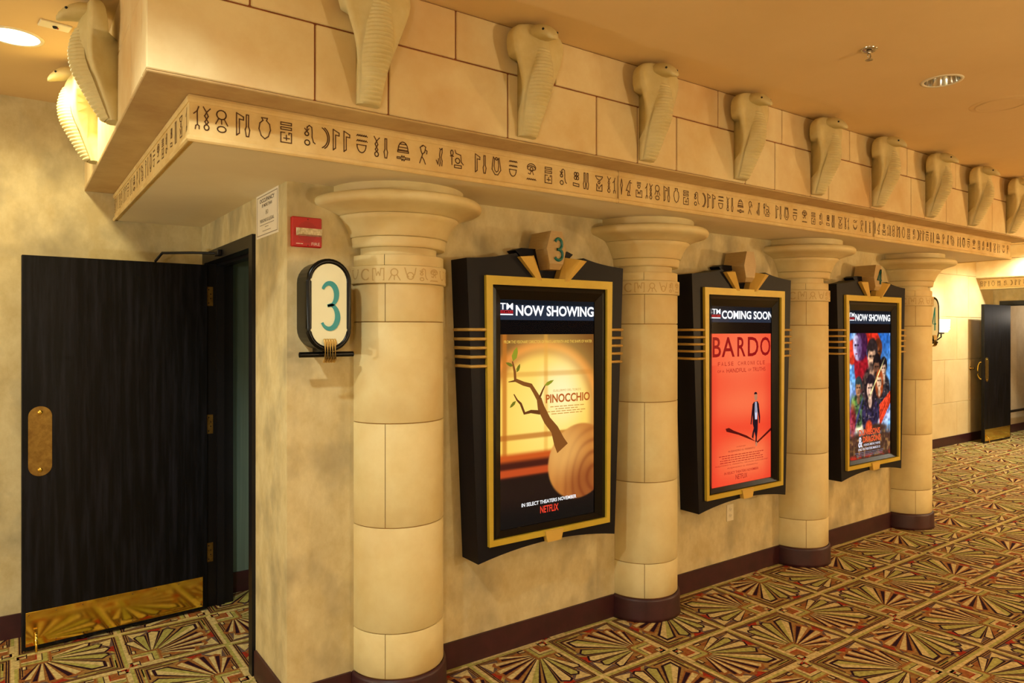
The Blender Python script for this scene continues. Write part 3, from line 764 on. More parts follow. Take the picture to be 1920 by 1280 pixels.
def blob(X, Z, x, z, rx, rz, soft=.25, rot=0):
    c_, s_ = math.cos(D(rot)), math.sin(D(rot)); dx, dz = X-x, Z-z
    d = np.sqrt(((dx*c_+dz*s_)/rx)**2+((-dx*s_+dz*c_)/rz)**2); return 1-sstep(1-soft, 1+soft, d)
rng = np.random.RandomState(3)
def vnoise(X, Z, s, seed):
    r = np.random.RandomState(seed).rand(64, 64); u = (X*s+31.3) % 63; v = (Z*s+17.7) % 63
    i = u.astype(int); j = v.astype(int); fu = u-i; fv = v-j; fu = fu*fu*(3-2*fu); fv = fv*fv*(3-2*fv)
    return (r[i, j]*(1-fu)+r[i+1, j]*fu)*(1-fv)+(r[i, j+1]*(1-fu)+r[i+1, j+1]*fu)*fv
YP = 2.9965-YW; YT = 2.9948-YW
def credits(par, x0, x1, z, rows, pitch, h_, m):      # credit block too small to read: rows of word-long dashes
    r = random.Random(int(abs(z)*1000)); b = MB()
    for k in range(rows):
        ind = r.random()*.06; x = x0+ind
        while x < x1-ind-.02:
            l = min(.012+r.random()*.03, x1-ind-x); b.add([(x, YT, z-k*pitch), (x+l, YT, z-k*pitch), (x+l, YT, z-k*pitch+h_*.7), (x, YT, z-k*pitch+h_*.7)], [(0, 1, 2, 3)]); x += l+.006
    return b.obj('printed_credits', m, par)
# poster 1: warm arched window, bare branch and a ringed log
def art1(X, Z):
    c = np.zeros(X.shape+(3,))+np.array((112, 66, 26.))
    r = np.sqrt(((X+.04)/.40)**2+((Z-1.30)/.36)**2); r = np.where(Z < 1.30, np.abs(X+.04)/.40, r)
    c = mixc(c, (214, 106, 34), 1-sstep(.96, 1.12, r)); c = mixc(c, (168, 84, 28), 1-sstep(.88, .97, r))
    c = mixc(c, (246, 186, 66), 1-sstep(.74, .90, r)); c = mixc(c, (255, 222, 116), blob(X, Z, .0, 1.30, .30, .34, .8))
    c = mixc(c, (255, 242, 190), blob(X, Z, .09, 1.40, .12, .14, .9)*.8)
    c = mixc(c, (190, 112, 36), (1-sstep(.006, .022, np.abs(X+.292)))*.8); c = mixc(c, (226, 160, 64), (1-sstep(.006, .02, np.abs(X+.02)))*.5*(Z > 1.0))
    c = mixc(c, (196, 122, 44), (1-sstep(.006, .02, np.abs(Z-1.50)))*.35); c = mixc(c, (176, 98, 34), (1-sstep(.008, .02, np.abs(Z-1.172)))*.7)
    c = mixc(c, (196, 84, 30), 1-sstep(1.07, 1.10, Z)); c = mixc(c, (72, 30, 20), 1-sstep(1.03, 1.06, Z))
    c = mixc(c, (188, 74, 32), (1-sstep(.012, .03, np.abs(Z-.985)))); c = mixc(c, (38, 24, 18), 1-sstep(.945, .975, Z))
    c = mixc(c, (22, 18, 16), 1-sstep(.72, .88, Z))
    m = blob(X, Z, .220, 1.005, .228, .205, .03, 20)
    rg = np.sqrt(((X-.345)*1.0)**2+((Z-.90)*.8)**2)+.03*vnoise(X, Z, 7, 4); ring = .5+.5*np.sin(rg*105)
    w_ = mixc(np.zeros_like(c)+np.array((196, 124, 54.)), (136, 68, 30), ring**3*.55*sstep(.36, .1, rg)+.12*ring)
    w_ = mixc(w_, (240, 186, 104), blob(X, Z, .10, 1.08, .14, .14, .7)*.6); w_ = mixc(w_, (120, 52, 24), blob(X, Z, .28, .86, .16, .13, .7)*.55)
    c = c*(1-m[..., None])+w_*m[..., None]
    return c
p1 = poster(CC[0], 'golden backlit poster with a leafy branch before a glowing arched window')
print_sheet(art1, p1, YP, 1.1)
bark = emit('print_bark', (134, 80, 34)); bark_d = emit('print_dark_bark', (108, 62, 28)); leaf_e = emit('print_leaf', (150, 150, 40)); leaf_d = emit('print_dark_leaf', (120, 116, 34))
def taper(pts, y):
    b = MB(); L = []; R_ = []
    for i, (x, z, r) in enumerate(pts):
        a = pts[max(i-1, 0)]; c = pts[min(i+1, len(pts)-1)]; dx, dz = c[0]-a[0], c[1]-a[1]; l = math.hypot(dx, dz); L.append((x-dz/l*r, y, z+dx/l*r)); R_.append((x+dz/l*r, y, z-dx/l*r))
    n = len(pts); b.add(L+R_, [(i, n+i, n+i+1, i+1) for i in range(n-1)]); return b
BR = [[(.095, 1.085, .044), (.070, 1.125, .038), (.039, 1.192, .027), (-.012, 1.246, .024), (-.055, 1.318, .023), (-.068, 1.368, .016)],
      [(-.066, 1.360, .015), (-.099, 1.407, .012), (-.123, 1.439, .012), (-.171, 1.451, .011), (-.225, 1.473, .010), (-.228, 1.516, .008), (-.243, 1.571, .004)],
      [(-.068, 1.365, .007), (-.043, 1.411, .005), (-.024, 1.440, .003)],
      [(-.060, 1.292, .012), (-.123, 1.301, .009), (-.165, 1.294, .008), (-.189, 1.346, .007), (-.213, 1.367, .005), (-.234, 1.399, .003)],
      [(-.218, 1.469, .006), (-.269, 1.464, .002)]]
for i, q in enumerate(BR): taper(q, YT).obj('printed_branch', bark if i < 2 else bark_d, p1)
for i, (a, b_, w_) in enumerate([((-.240, 1.571), (-.213, 1.645), .017), ((-.240, 1.546), (-.286, 1.565), .009), ((-.216, 1.513), (-.194, 1.556), .010), ((-.030, 1.435), (.033, 1.462), .010), ((-.222, 1.362), (-.260, 1.329), .009)]):
    mx_, mz_ = (a[0]+b_[0])/2, (a[1]+b_[1])/2; taper([(a[0], a[1], .001), (mx_*.6+a[0]*.4, mz_*.6+a[1]*.4, w_), (b_[0]*.4+mx_*.6, b_[1]*.4+mz_*.6, w_*.8), (b_[0], b_[1], .0005)], YT-.0003).obj('printed_leaf', leaf_e if i in (0, 3) else leaf_d, p1)
yel = emit('print_yellow_ink', (236, 190, 80)); rust = emit('print_rust_ink', (190, 98, 40)); tanink = emit('print_tan_ink', (206, 140, 60)); nred = emit('print_red_ink', (240, 66, 44))
wt = emit('print_white_ink', (250, 250, 250), 1.1)
text('FROM THE VISIONARY DIRECTOR OF PAN\u2019S LABYRINTH AND THE SHAPE OF WATER', -.297, 1.664, YT, .607, .016, yel, p1, .01)
text('GUILLERMO DEL TORO\u2019S', .028, 1.398, YT, .20, .012, tanink, p1)
text('PINOCCHIO', -.022, 1.338, YT, .316, .048, rust, p1, .03)
credits(p1, -.015, .285, 1.315, 4, .013, .006, tanink)
text('IN SELECT THEATERS NOVEMBER', -.184, .800, YT, .378, .020, wt, p1, .02)
text('NETFLIX', -.060, .750, YT, .126, .038, nred, p1, .02)
# poster 2: orange red, walking figure with long shadow
def art2(X, Z):
    c = np.zeros(X.shape+(3,))+np.array((246, 74, 46.))
    c = mixc(c, (255, 128, 84), blob(X, Z, .0, 1.58, .30, .22, .9)*.8); c = mixc(c, (255, 124, 78), blob(X, Z, .03, 1.24, .34, .10, .9)*.75)
    c = mixc(c, (255, 140, 84), blob(X, Z, .05, .87, .28, .12, .9)*.8); c = mixc(c, (230, 56, 38), sstep(.22, .33, np.abs(X))*.45*(Z < 1.5))
    return c
p2 = poster(CC[1], 'orange red backlit poster with a man in a dark suit walking')
print_sheet(art2, p2, YP, nx=80, nz=120)
mred = emit('print_maroon_ink', (150, 14, 22)); mred2 = emit('print_dark_red_ink', (180, 28, 26)); dkred = emit('print_shadow_ink', (84, 8, 14)); suit = emit('print_suit', (28, 14, 30)); skin = emit('print_skin', (190, 130, 96)); shirt = emit('print_shirt', (214, 214, 236))
for ch, x, w_ in (('B', -.309, .085), ('A', -.216, .135), ('R', -.052, .088), ('D', .062, .118), ('O', .200, .118)):
    text(ch, x, 1.556, YT, w_, .132, mred, p2, .01)
def spaced(s_, x0, x1, z, h_, m, par):
    st = (x1-x0)/len(s_)
    for i, ch in enumerate(s_):
        if ch != ' ': text(ch, x0+i*st+st*.12, z, YT, st*(.18 if ch == 'I' else .62), h_, m, par)
spaced('FALSE CHRONICLE', -.258, .262, 1.497, .026, mred2, p2)
text('OF A', -.26, 1.453, YT, .07, .016, mred2, p2); text('HANDFUL', -.165, 1.450, YT, .21, .028, mred2, p2)
text('OF', .065, 1.455, YT, .035, .016, mred2, p2); text('TRUTHS', .115, 1.451, YT, .145, .027, mred2, p2)
def flat(polys, name, m, par, y):
    b = MB()
    for q in polys:
        a = sum(q[i][0]*q[(i+1) % len(q)][1]-q[(i+1) % len(q)][0]*q[i][1] for i in range(len(q)))
        q = q if a > 0 else q[::-1]; b.add([(x, y, z) for x, z in q], [tuple(range(len(q)))])
    return b.obj(name, m, par)
fx = .15
flat([[(fx-.022, .972), (fx-.19, 1.028), (fx-.315, 1.058), (fx-.325, 1.078), (fx-.29, 1.082), (fx-.24, 1.06), (fx-.10, 1.015), (fx+.005, .965)], [(fx+.01, .962), (fx+.10, 1.008), (fx+.175, 1.048), (fx+.175, 1.028), (fx+.10, .992), (fx+.02, .953)]], 'printed_shadow', dkred, p2, YT+.0008)
flat([[(fx-.018, 1.24), (fx+.02, 1.243), (fx+.034, 1.225), (fx+.05, 1.13), (fx+.046, 1.088), (fx+.036, 1.09), (fx+.034, 1.13), (fx+.022, 1.17), (fx+.024, 1.105), (fx+.022, 1.05), (fx+.012, .985), (fx+.012, .95), (fx-.004, .95), (fx-.002, 1.0), (fx-.016, 1.035), (fx-.028, .985), (fx-.044, 1.0), (fx-.036, 1.03), (fx-.022, 1.06), (fx-.034, 1.09), (fx-.034, 1.15), (fx-.048, 1.085), (fx-.058, 1.09), (fx-.05, 1.14), (fx-.036, 1.225)]], 'printed_suit', suit, p2, YT)
flat([[(fx-.008, 1.24), (fx+.01, 1.24), (fx+.018, 1.16), (fx+.014, 1.118), (fx-.008, 1.118), (fx-.012, 1.16)]], 'printed_shirt', shirt, p2, YT-.0004)
flat([[(fx+.0, 1.24), (fx+.005, 1.24), (fx+.006, 1.17), (fx+.002, 1.16), (fx-.002, 1.17)]], 'printed_tie', suit, p2, YT-.0007)
flat([arc(fx+.001, 1.275, .017, 0, 350, 12, .028)], 'printed_head', skin, p2, YT-.0004)
flat([arc(fx-.002, 1.292, .018, 0, 180, 8, .016)], 'printed_hair', suit, p2, YT-.0006)
flat([arc(fx+.006, .948, .010, 0, 350, 8, .016)], 'printed_shoe', skin, p2, YT-.0004)
text('A FILM BY', -.06, .944, YT, .10, .008, mred2, p2)
text('ALEJANDRO G. I\u00d1\u00c1RRITU', -.15, .915, YT, .29, .018, mred, p2)
credits(p2, -.27, .27, .894, 4, .015, .007, mred2)
text('ALEJANDRO G. I\u00d1\u00c1RRITU, NICOL\u00c1S GIACOBONE', -.285, .828, YT, .57, .014, mred2, p2)
text('ALEJANDRO G. I\u00d1\u00c1RRITU', -.16, .806, YT, .33, .014, mred2, p2)
text('IN SELECT THEATERS NOVEMBER', -.19, .772, YT, .37, .016, mred2, p2, .01)
text('NETFLIX', -.07, .730, YT, .125, .032, mred, p2, .0)
# poster 3: crowd of generic figures under a blue sky
def art3(X, Z):
    c = mixc(np.zeros(X.shape+(3,))+np.array((120, 176, 226.)), (36, 92, 168), sstep(1.2, 1.70, Z))
    n = vnoise(X, Z, 14, 8); c = mixc(c, (206, 226, 246), sstep(.55, .85, n)*.6)
    c = mixc(c, (70, 56, 120), blob(X, Z, -.02, 1.12, .30, .16, .6)*.9)
    c = mixc(c, (226, 206, 232), blob(X, Z, .03, 1.04, .22, .07, .8)*.8); c = mixc(c, (246, 226, 170), blob(X, Z, -.12, .97, .22, .06, .8)*.9)
    c = mixc(c, (70, 44, 34), 1-sstep(.88, .97, Z+.03*vnoise(X, Z, 24, 2))); c = mixc(c, (150, 110, 60), sstep(.6, .8, vnoise(X, Z, 38, 5))*(Z < .95)*.6)
    c = mixc(c, (200, 44, 28), blob(X, Z, .03, 1.66, .17, .10, .08, -40)); c = mixc(c, (214, 60, 34), blob(X, Z, -.27, 1.56, .08, .10, .1)); c = mixc(c, (150, 22, 34), blob(X, Z, -.13, 1.42, .11, .20, .1, 10))
    c = mixc(c, (60, 24, 56), blob(X, Z, -.14, 1.62, .10, .13, .1)); c = mixc(c, (190, 176, 206), blob(X, Z, -.205, 1.595, .055, .105, .12, 8)); c = mixc(c, (96, 70, 110), blob(X, Z, -.165, 1.60, .035, .10, .5)); c = mixc(c, (50, 34, 60), blob(X, Z, -.225, 1.615, .016, .009, .5)); c = mixc(c, (50, 34, 60), blob(X, Z, -.185, 1.615, .016, .009, .5)); c = mixc(c, (120, 50, 70), blob(X, Z, -.21, 1.545, .016, .006, .5))
    def fig(x, z, s_, hair, sk, body, beard=0, long=0):
        nonlocal c
        sh = vnoise(X, Z, 40, 11)
        bd = np.zeros_like(c)+np.array(body, float); bd = mixc(bd, (20, 18, 26), sstep(.4, .75, sh)*.7); bd = mixc(bd, (176, 150, 140), sstep(.72, .95, vnoise(X, Z, 55, 12))*.5)
        m = blob(X, Z, x, z-.17*s_, .10*s_, .13*s_, .12); c = c*(1-m[..., None])+bd*m[..., None]
        c = mixc(c, hair, blob(X, Z, x+.004*s_, z+.03*s_, .05*s_, .062*s_, .12))
        if long: c = mixc(c, hair, blob(X, Z, x, z-.03*s_, .062*s_, .10*s_, .2))
        c = mixc(c, tuple(v*.8 for v in sk), blob(X, Z, x, z-.085*s_, .022*s_, .04*s_, .2))
        f = np.zeros_like(c)+np.array(sk, float); f = mixc(f, tuple(v*.35 for v in sk), sstep(-.005, .05*s_, X-x)*.75); f = mixc(f, (30, 20, 18), blob(X, Z, x-.016*s_, z+.004*s_, .012*s_, .006*s_, .6)*.8); f = mixc(f, (30, 20, 18), blob(X, Z, x+.014*s_, z+.004*s_, .012*s_, .006*s_, .6)*.8)
        f = mixc(f, tuple(v*.5 for v in sk), blob(X, Z, x, z-.038*s_, .016*s_, .005*s_, .6)*.8)
        if beard: f = mixc(f, hair, blob(X, Z, x, z-.05*s_, .032*s_, .026*s_, .5)*.7)
        m = blob(X, Z, x-.002, z-.008*s_, .038*s_, .058*s_, .12); c = c*(1-m[..., None])+f*m[..., None]
        c = mixc(c, hair, blob(X, Z, x, z+.05*s_, .040*s_, .022*s_, .3))
    fig(.125, 1.555, 1.25, (96, 44, 22), (140, 72, 36), (80, 40, 30), 1); fig(.03, 1.515, 1.7, (44, 34, 34), (214, 164, 128), (74, 56, 50), 1)
    fig(.215, 1.415, 1.1, (30, 26, 30), (206, 166, 136), (46, 42, 44)); fig(.105, 1.43, 1.25, (24, 18, 20), (124, 80, 58), (66, 58, 60), 1)
    fig(-.18, 1.27, 1.05, (40, 56, 60), (170, 116, 80), (70, 100, 60)); fig(.145, 1.315, 1.05, (150, 66, 30), (218, 172, 136), (52, 46, 54), 0, 1); fig(.0, 1.26, 1.3, (34, 24, 30), (220, 176, 150), (48, 40, 70), 0, 1)
    c = mixc(c, (240, 226, 150), blob(X, Z, .10, 1.33, .008, .20, .3, -38)*.9); c = mixc(c, (60, 60, 110), blob(X, Z, -.18, 1.06, .012, .16, .3, -28)*.9)
    tri = (X > .15)*(Z < 1.12+(X-.15)*.6)*(Z > .93+(X-.15)*1.1); c = mixc(c, (224, 66, 36), tri.astype(float)); c = mixc(c, (96, 20, 22), tri*(np.sin((X*1.2-Z)*150) > .86)*.8)
    c = mixc(c, (62, 40, 32), blob(X, Z, .10, .93, .16, .035, .4)); c = mixc(c, (206, 70, 34), blob(X, Z, -.02, .95, .05, .05, .3)); c = mixc(c, (120, 170, 60), blob(X, Z, -.26, 1.14, .035, .07, .6)*.7); c = mixc(c, (150, 24, 40), blob(X, Z, -.27, 1.02, .05, .12, .5)*.8)
    c = c*(.72+.56*vnoise(X, Z, 46, 21))[..., None]
    c = mixc(c, (170, 34, 26), (1-sstep(.705, .745, Z))*sstep(.4, .7, vnoise(X, Z, 22, 9)))
    return c
p3 = poster(CC[2], 'busy blue and red backlit poster with a crowd of figures and an orange title')
print_sheet(art3, p3, YP, 1.3)
orng = emit('print_orange_ink', (240, 96, 52)); wht = emit('print_pale_ink', (236, 236, 250)); gry = emit('print_grey_ink', (120, 124, 150))
text('DUNGEONS', -.175, .884, YT, .33, .050, orng, p3, .04); text('DRAGONS', -.115, .826, YT, .28, .050, orng, p3, .04)
text('&', -.185, .79, YT, .066, .085, wht, p3, .02); text('HONOR AMONG THIEVES', -.10, .798, YT, .255, .018, wht, p3, .01)
text('ONLY IN THEATERS MARCH 31', -.185, .764, YT, .34, .020, wht, p3, .015)
credits(p3, -.26, .26, .746, 3, .013, .006, gry)

# ------------------------------------------------------------------ doors
def make_door(loc, rz, pull):
    t = bpy.data.objects.new('door_1' if not pull else 'door_2', None); COL.objects.link(t); struct(t); t.location = loc; t.rotation_euler = (0, 0, rz)
    MB().cbox(-.945, 0, 0, .045, .012, 2.138, .002).obj('door_panel', wood_m, t)
    kp = MB().cbox(-.928, -.026, -.0025, 0, .03, .214, .001).obj('kick_plate', brass, t)
    for i in range(8):
        for z in (.045, .20): MB().sphere((-.915+i*.125, -.0027, z), .004, .002, .004, 8, 4).obj('screw', brass_dull, kp)
    pp = [(-.863+p[0], p[1]) for p in arc(0, 1.267, .054, 0, 180, 14)+arc(0, .997, .054, 180, 360, 14)]
    pl = MB().prism(pp, -.004, 0).obj('push_plate', brass_dull, t)
    for z in (1.288, .976): MB().lathe([(.001, -.004), (.006, -.004), (.012, 0), (.013, .004)], 0, 360, 16).xf(lambda x, y, q, z=z: (-.863+x, -.009+q+.004, z+y)).obj('screw', brass, pl)
    la = MB().cbox(-.894, -.874, -.012, -.002, .085, .125, .002)
    la.tube([(-.884, -.010, .10), (-.884, -.035, .085), (-.884, -.045, .035), (-.884, -.05, .012)], .006, 8)
    la.obj('door_holder', brass, t)
    if pull: MB().tube([(-.89, .045, 1.25), (-.89, .085, 1.24), (-.90, .105, 1.19), (-.905, .112, 1.12), (-.90, .105, 1.05), (-.89, .085, .99), (-.89, .045, .98)], .011, 8).obj('pull_handle', brass, t)
    return t
def door_frame(xa, name):
    b = MB(); x0, x1 = xa-.018, xa+.155
    b.box(x0, x1, 3.625, 3.685, 0, 2.215); b.box(x0, x1, 4.70, 4.755, 0, 2.215); b.box(x0, x1, 3.685, 4.70, 2.15, 2.215)
    t = struct(b.obj(name, frame_m))
    s_ = MB(); s_.box(xa+.055, xa+.10, 4.684, 4.70, 0, 2.15).box(xa+.055, xa+.10, 3.685, 3.70, 0, 2.15).box(xa+.055, xa+.10, 3.70, 4.684, 2.134, 2.15); s_.obj('door_stop', frame_m, t)
    for z in (1.946, 1.145, .342):
        h = MB().cbox(xa-.012, xa+.034, 4.6965, 4.70, z-.06, z+.06, .001).obj('hinge', brass_dull, t)
        MB().tube([(xa-.012, 4.694, z-.06), (xa-.012, 4.694, z+.06)], .007, 8).obj('hinge_pin', brass_dull, h)
        for dz in (-.042, -.014, .014, .042): MB().sphere((xa+.012+(.008 if abs(dz) < .02 else -.004), 4.6965, z+dz), .0042, .0015, .0042, 8, 4).obj('screw', hole_m, h)
    return t
make_door((.984, 4.648, 0), D(3.4), False)
fr = door_frame(.995, 'trim_3')
ar = MB().tube([(.69, 4.622, 2.142), (.718, 4.56, 2.187), (.86, 4.42, 2.185), (.995, 4.29, 2.178)], .008, 6)
ar.cbox(.955, .977, 4.25, 4.33, 2.162, 2.196, .003).obj('closer_arm', dark_st, fr)
make_door((.984+PX, 4.60, 0), D(-1), True)
door_frame(.995+PX, 'trim_4')

# ------------------------------------------------------------------ room signs
def stadium(hw, hh, n=14): return arc(0, hh-hw, hw, 0, 180, n)+arc(0, -(hh-hw), hw, 180, 360, n)
def make_sign(x, zc, dep, number, label):
    t = thing('room_sign', label, 'sign', (x, YW, zc), 0)
    MB().prism(stadium(.092, .194), -dep+.008, 0).obj('sign_body', black_gl, t)
    st = stadium(.090, .192, 18); MB().tube([(p[0], -dep+.006, p[1]) for p in st]+[(st[0][0], -dep+.006, st[0][1])], .0125, 10, cap=False).obj('sign_rim', black_gl, t)
    fc = MB().prism(stadium(.084, .186), -dep, -dep+.008).obj('sign_face', cream_m, t)
    b = MB(); w_, h_ = .042, .100
    if number == 3: segs = [arc(-.1, .47, .78, 152, -84, 18, .49)+[(-.30, -.03)], [(-.30, -.03)]+arc(-.1, -.5, .9, 80, -150, 20, .53)]
    else: segs = [[(.25, -1.05), (.25, 1.05), (-.85, -.45), (.75, -.45)]]
    for s_ in segs:
        q = [(p[0]*w_+.004, p[1]*h_) for p in s_]; L = []; n = len(q)
        for i, (px_, pz_) in enumerate(q):
            a = q[max(i-1, 0)]; c = q[min(i+1, n-1)]; dx, dz = c[0]-a[0], c[1]-a[1]; l = math.hypot(dx, dz) or 1; u = i/(n-1)
            r = (.0055+.0065*math.sin(math.pi*min(1, u*1.05))) if number == 3 else .008
            L.append((px_-dz/l*r, pz_+dx/l*r, px_+dz/l*r, pz_-dx/l*r))
        for i in range(n-1):
            A, B_ = L[i], L[i+1]; b.hull([(A[0], -dep-.003, A[1]), (A[2], -dep-.003, A[3]), (B_[0], -dep-.003, B_[1]), (B_[2], -dep-.003, B_[3]), (A[0], -dep+.0005, A[1]), (A[2], -dep+.0005, A[3]), (B_[0], -dep+.0005, B_[1]), (B_[2], -dep+.0005, B_[3])])
    b.obj('numeral', teal_m, fc)
    MB().tube([(-.122, -dep+.03, -.216), (-.116, -dep+.03, -.216), (.116, -dep+.03, -.216), (.122, -dep+.03, -.216)], .0125, 10).obj('cross_bar', black_gl, t)
    MB().box(-.02, .02, -dep+.03, 0, -.226, -.19).obj('bar_bracket', black_gl, t)
    for i in range(5):
        xx = -.0225+i*.01125
        MB().tube([(xx, -dep-.002, -.150), (xx, -dep-.012, -.160), (xx, -dep-.012, -.235), (xx, -dep+.004, -.248)], .0058, 8).obj('gold_clasp', rod_m, t)
    return t
make_sign(1.131, 1.842, .155, 3, 'black rimmed oblong room sign with a teal 3, left of the nearest column')
make_sign(6.868, 1.838, .115, 4, 'oblong room sign with a teal 4, half hidden behind the farthest column')

# ------------------------------------------------------------------ small fittings on the walls
t = thing('fire_alarm', 'square red fire alarm with clear strobe above the oblong 3 sign', 'fire alarm', (1.077, YW, 2.172))
pl = MB().cbox(-.068, .068, -.026, 0, -.067, .067, .004).obj('alarm_plate', red_m, t)
MB().hull([(x, y, z) for x, y, z in ((-.050, -.026, -.018), (.064, -.026, -.018), (-.050, -.026, .018), (.064, -.026, .018), (-.044, -.052, -.014), (.060, -.052, -.014), (-.044, -.052, .014), (.060, -.052, .014))]).obj('strobe_lens', lens_m, t)
g = MB()
for i in range(13):
    for j in range(16):
        x, z = -.036+i*.006, -.045+j*.006
        if abs(z) > .019 and math.hypot(x, z) < .048: g.box(x-.0013, x+.0013, -.0265, -.026, z-.0013, z+.0013)
g.obj('sounder_grille', redhole, t)
text('FIRE', .020, -.058, -.0265, .038, .013, white_m, pl); MB().box(-.050, -.032, -.0265, -.026, -.0545, -.0515).box(-.030, -.019, -.0265, -.026, -.0545, -.0515).obj('printed_mark', white_m, pl)
for z in (.057, -.059): MB().sphere((.004, -.026, z), .003, n=8, m=4).obj('screw', redhole, pl)

t = thing('notice', 'white occupancy notice on the side wall above the open door', 'notice', (.995, 3.427, 2.29), D(-90))
MB().box(-.178, .178, -.0015, 0, -.106, .106).obj('paper', paper_m, t)
b = MB(); b.ring_prism([(-.166, -.096), (.166, -.096), (.166, .096), (-.166, .096)], [(-.160, -.092), (.160, -.092), (.160, .092), (-.160, .092)], -.0019, -.0015).obj('printed_border', ink_l, t)
text('OCCUPANCY', -.118, .062, -.002, .236, .020, ink_p, t, .02); text('BY MORE THAN', -.08, .039, -.002, .16, .016, ink_p, t, .01)
text('80', -.02, .0, -.002, .04, .022, ink_l, t); text('PERSONS IS ILLEGAL', -.112, -.034, -.002, .224, .016, ink_p, t, .01)
b = MB()
for z, a in ((-.048, .115), (-.060, .03), (-.078, .07)):
    x = -a
    while x < a-.01: b.box(x, x+.014, -.0019, -.0015, z, z+.004); x += .019
b.obj('printed_small_lines', ink_l, t)

t = thing('power_outlet', 'ivory double power outlet on the wall under the red poster case', 'outlet', (4.085, YW, .463))
pl = MB().cbox(-.036, .036, -.006, 0, -.058, .058, .002).obj('outlet_plate', plate_m, t)
for s_ in (-1, 1):
    r = MB().prism(arc(0, s_*.021, .0165, 0, 350, 16, .0145), -.0085, -.005).obj('receptacle', plate_m, t)
    m_ = MB(); m_.box(-.0075, -.0050, -.0090, -.008, s_*.021-.002, s_*.021+.007).box(.005, .0075, -.0090, -.008, s_*.021-.002, s_*.021+.007).box(-.002, .002, -.0090, -.008, s_*.021-.010, s_*.021-.006).obj('slot', hole_m, r)

t = thing('door_stop', 'small brass door stop knob on the tiled wall beside the far door', 'door stop', (12.265, YB-.008, 1.143))
MB().lathe([(.03, 0), (.03, .006), (.014, .012), (.012, .035), (.022, .042), (.022, .055), (.001, .058)], 0, 360, 16).xf(lambda x, y, z: (x, -z, y)).obj('knob', brass_dull, t)

# wall sconce on the tiled wall
SX, SZ = 10.93, 1.80
t = thing('wall_sconce', 'glowing glass wall sconce on the tiled wall beside the 4 sign', 'sconce', (SX, YB-.008, SZ))
for k in range(3): MB().lathe([(.085+.012*k, -.09+.02*k), (.090+.012*k, -.088+.02*k), (.090+.012*k, -.076+.02*k), (.085+.012*k, -.072+.02*k)], 0, 360, 24, 0, -.15).obj('glass_band', shade_e, t)
MB().lathe([(.001, -.07), (.085, -.07), (.107, -.025), (.112, .0), (.116, .095), (.112, .095), (.106, .0)], 0, 360, 28, 0, -.15).obj('glass_shade', shade_e, t)
MB().tube([(0, 0, -.20), (0, -.05, -.215), (0, -.10, -.20), (0, -.15, -.16), (0, -.15, -.09)], .010, 8).obj('arm', dark_st, t)
MB().lathe([(.001, 0), (.05, 0), (.045, .015), (.015, .02)], 0, 360, 20).xf(lambda x, y, z: (x, -z, -.20+y)).obj('wall_plate', dark_st, t)
MB().cbox(-.06, .06, -.17, -.13, -.115, -.095, .004).obj('shade_holder', dark_st, t)
def lamp_light(name, kind, loc, watts, col, parent=None, **kw):
    l = bpy.data.lights.new(name, kind); l.energy = watts; l.color = col
    for k, v in kw.items(): setattr(l, k, v)
    o = bpy.data.objects.new(name, l); COL.objects.link(o); o.location = loc
    if parent: o.parent = parent
    return o
lamp_light('sconce_light', 'POINT', (0, -.15, .17), 32, (1.0, .80, .48), t, shadow_soft_size=.06)

# handrail in the far corridor
t = thing('handrail', 'dark handrail on the corridor wall behind the far open door', 'handrail', (13.9, YB, .36))
MB().tube([(-.5, -.07, .02), (2.2, -.07, .02)], .022, 10).obj('rail', dark_st, t)
for x in (-.3, .9, 2.0): MB().tube([(x, 0, -.03), (x, -.07, -.02), (x, -.07, .02)], .010, 6).obj('bracket', dark_st, t)
lamp_light('corridor_light', 'POINT', (14.4, 4.3, 2.0), 9, (1.0, .86, .7), None, shadow_soft_size=.1)
lamp_light('corridor_light', 'POINT', (1.75, 4.25, .75), 2.2, (.85, 1.0, .9), None, shadow_soft_size=.1)

# ------------------------------------------------------------------ ceiling fittings
def make_can(x, y, lit, label, r=.082):
    t = thing('recessed_light', label, 'ceiling light', (x, y, ZC))
    MB().lathe([(r, .0), (r+.002, -.004), (r+.016, -.003), (r+.018, .0)], 0, 360, 32).obj('trim_ring', plate_m, t)
    if lit: MB().lathe([(.001, -.002), (r, -.002), (r, -.001), (.001, -.001)], 0, 360, 28).obj('lamp', lamp_e, t)
    return t
c_ = make_can(0.005, 3.87, True, 'lit round recessed ceiling light at the left edge, beside the cobra heads', .098)
lamp_light('can_light', 'SPOT', (0, 0, -.03), 52, (1.0, .84, .48), c_, spot_size=D(165), spot_blend=.4, shadow_soft_size=.06)
c_ = make_can(4.005, 1.718, False, 'unlit round recessed ceiling light with a mirrored cone, right of the sprinkler')
MB().lathe([(.082, -.001), (.078, .02), (.062, .07), (.058, .078)], 0, 360, 32).obj('mirror_cone', chrome, c_)
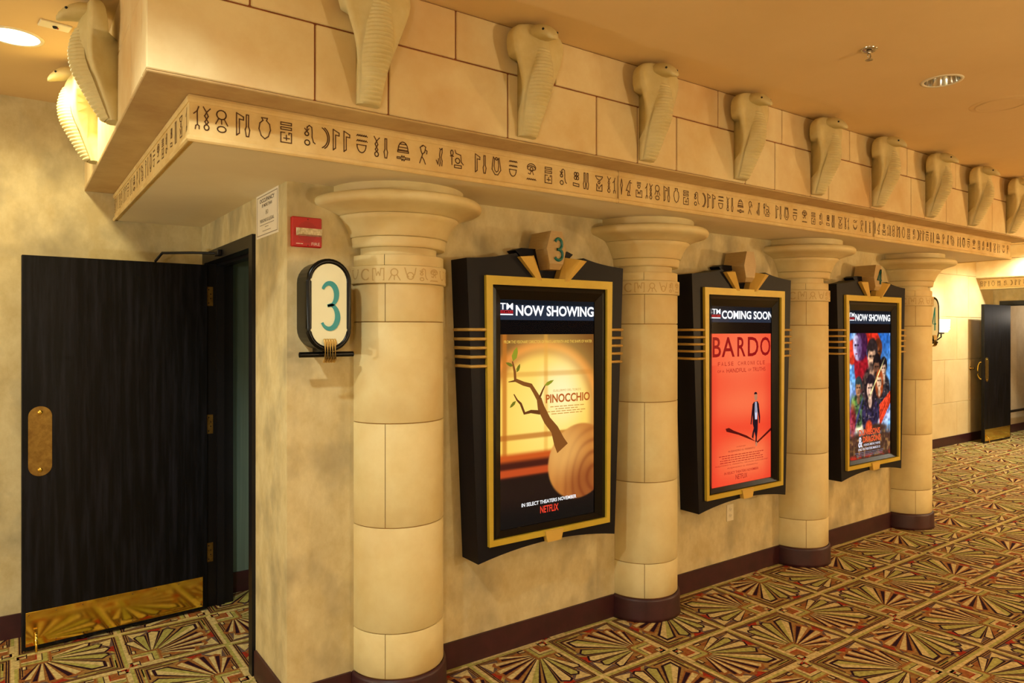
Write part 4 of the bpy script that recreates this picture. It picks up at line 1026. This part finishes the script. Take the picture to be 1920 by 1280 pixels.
MB().lathe([(.001, .075), (.058, .075), (.058, .078), (.001, .078)], 0, 360, 24).obj('dark_lamp', hole_m, c_)

t = thing('sprinkler', 'chrome fire sprinkler hanging from the ceiling left of the unlit light', 'sprinkler', (3.274, 1.722, ZC))
MB().lathe([(.012, -.004), (.03, -.010), (.036, -.004), (.037, 0)], 0, 360, 24).obj('escutcheon', chrome, t)
MB().lathe([(.001, 0), (.010, -.004), (.010, -.02), (.007, -.024), (.001, -.024)][::-1], 0, 360, 14).obj('body', chrome, t)
for s_ in (-1, 1): MB().tube([(s_*.009, 0, -.018), (s_*.014, 0, -.032), (s_*.004, 0, -.046)], .0025, 6).obj('frame_arm', chrome, t)
MB().lathe([(.001, -.046), (.006, -.046), (.017, -.050), (.017, -.052), (.001, -.053)][::-1], 0, 360, 16).obj('deflector', chrome, t)

t = thing('ceiling_speaker', 'round flat speaker grille in the ceiling, cut by the right edge', 'speaker', (4.70, 1.70, ZC))
MB().lathe([(.001, -.005), (.125, -.005), (.145, -.004), (.158, 0)], 0, 360, 40).obj('grille', ceil_m, t)
MB().lathe([(.118, -.0055), (.122, -.008), (.126, -.0055)], 0, 360, 40).obj('rim', ceil_m, t)

t = thing('ceiling_plate', 'small white plate with a red dot on the ceiling beside the cobra head', 'detector', (.150, 3.62, ZC), D(8))
MB().cbox(-.058, .058, -.036, .036, -.008, 0, .002).obj('plate', plate_m, t)
MB().lathe([(.001, -.016), (.008, -.015), (.010, -.008)], 0, 360, 14).obj('sensor_dome', hole_m, t)
MB().sphere((.012, .012, -.009), .004, n=8, m=4).obj('red_light', red_m, t)

# ------------------------------------------------------------------ hall lamps and added fill lights outside the frame
for x, y, e, col, ang, sz in CANS_AND_FILL:
    lamp_light('hall_can_or_fill', 'SPOT', (x, y, ZC-.02), e, col, None, spot_size=D(ang), spot_blend=.6, shadow_soft_size=sz)
for x, y, z, e, col, sz in SCONCES_AND_FILL:
    lamp_light('hall_sconce_or_fill', 'POINT', (x, y, z), e, col, None, shadow_soft_size=sz)
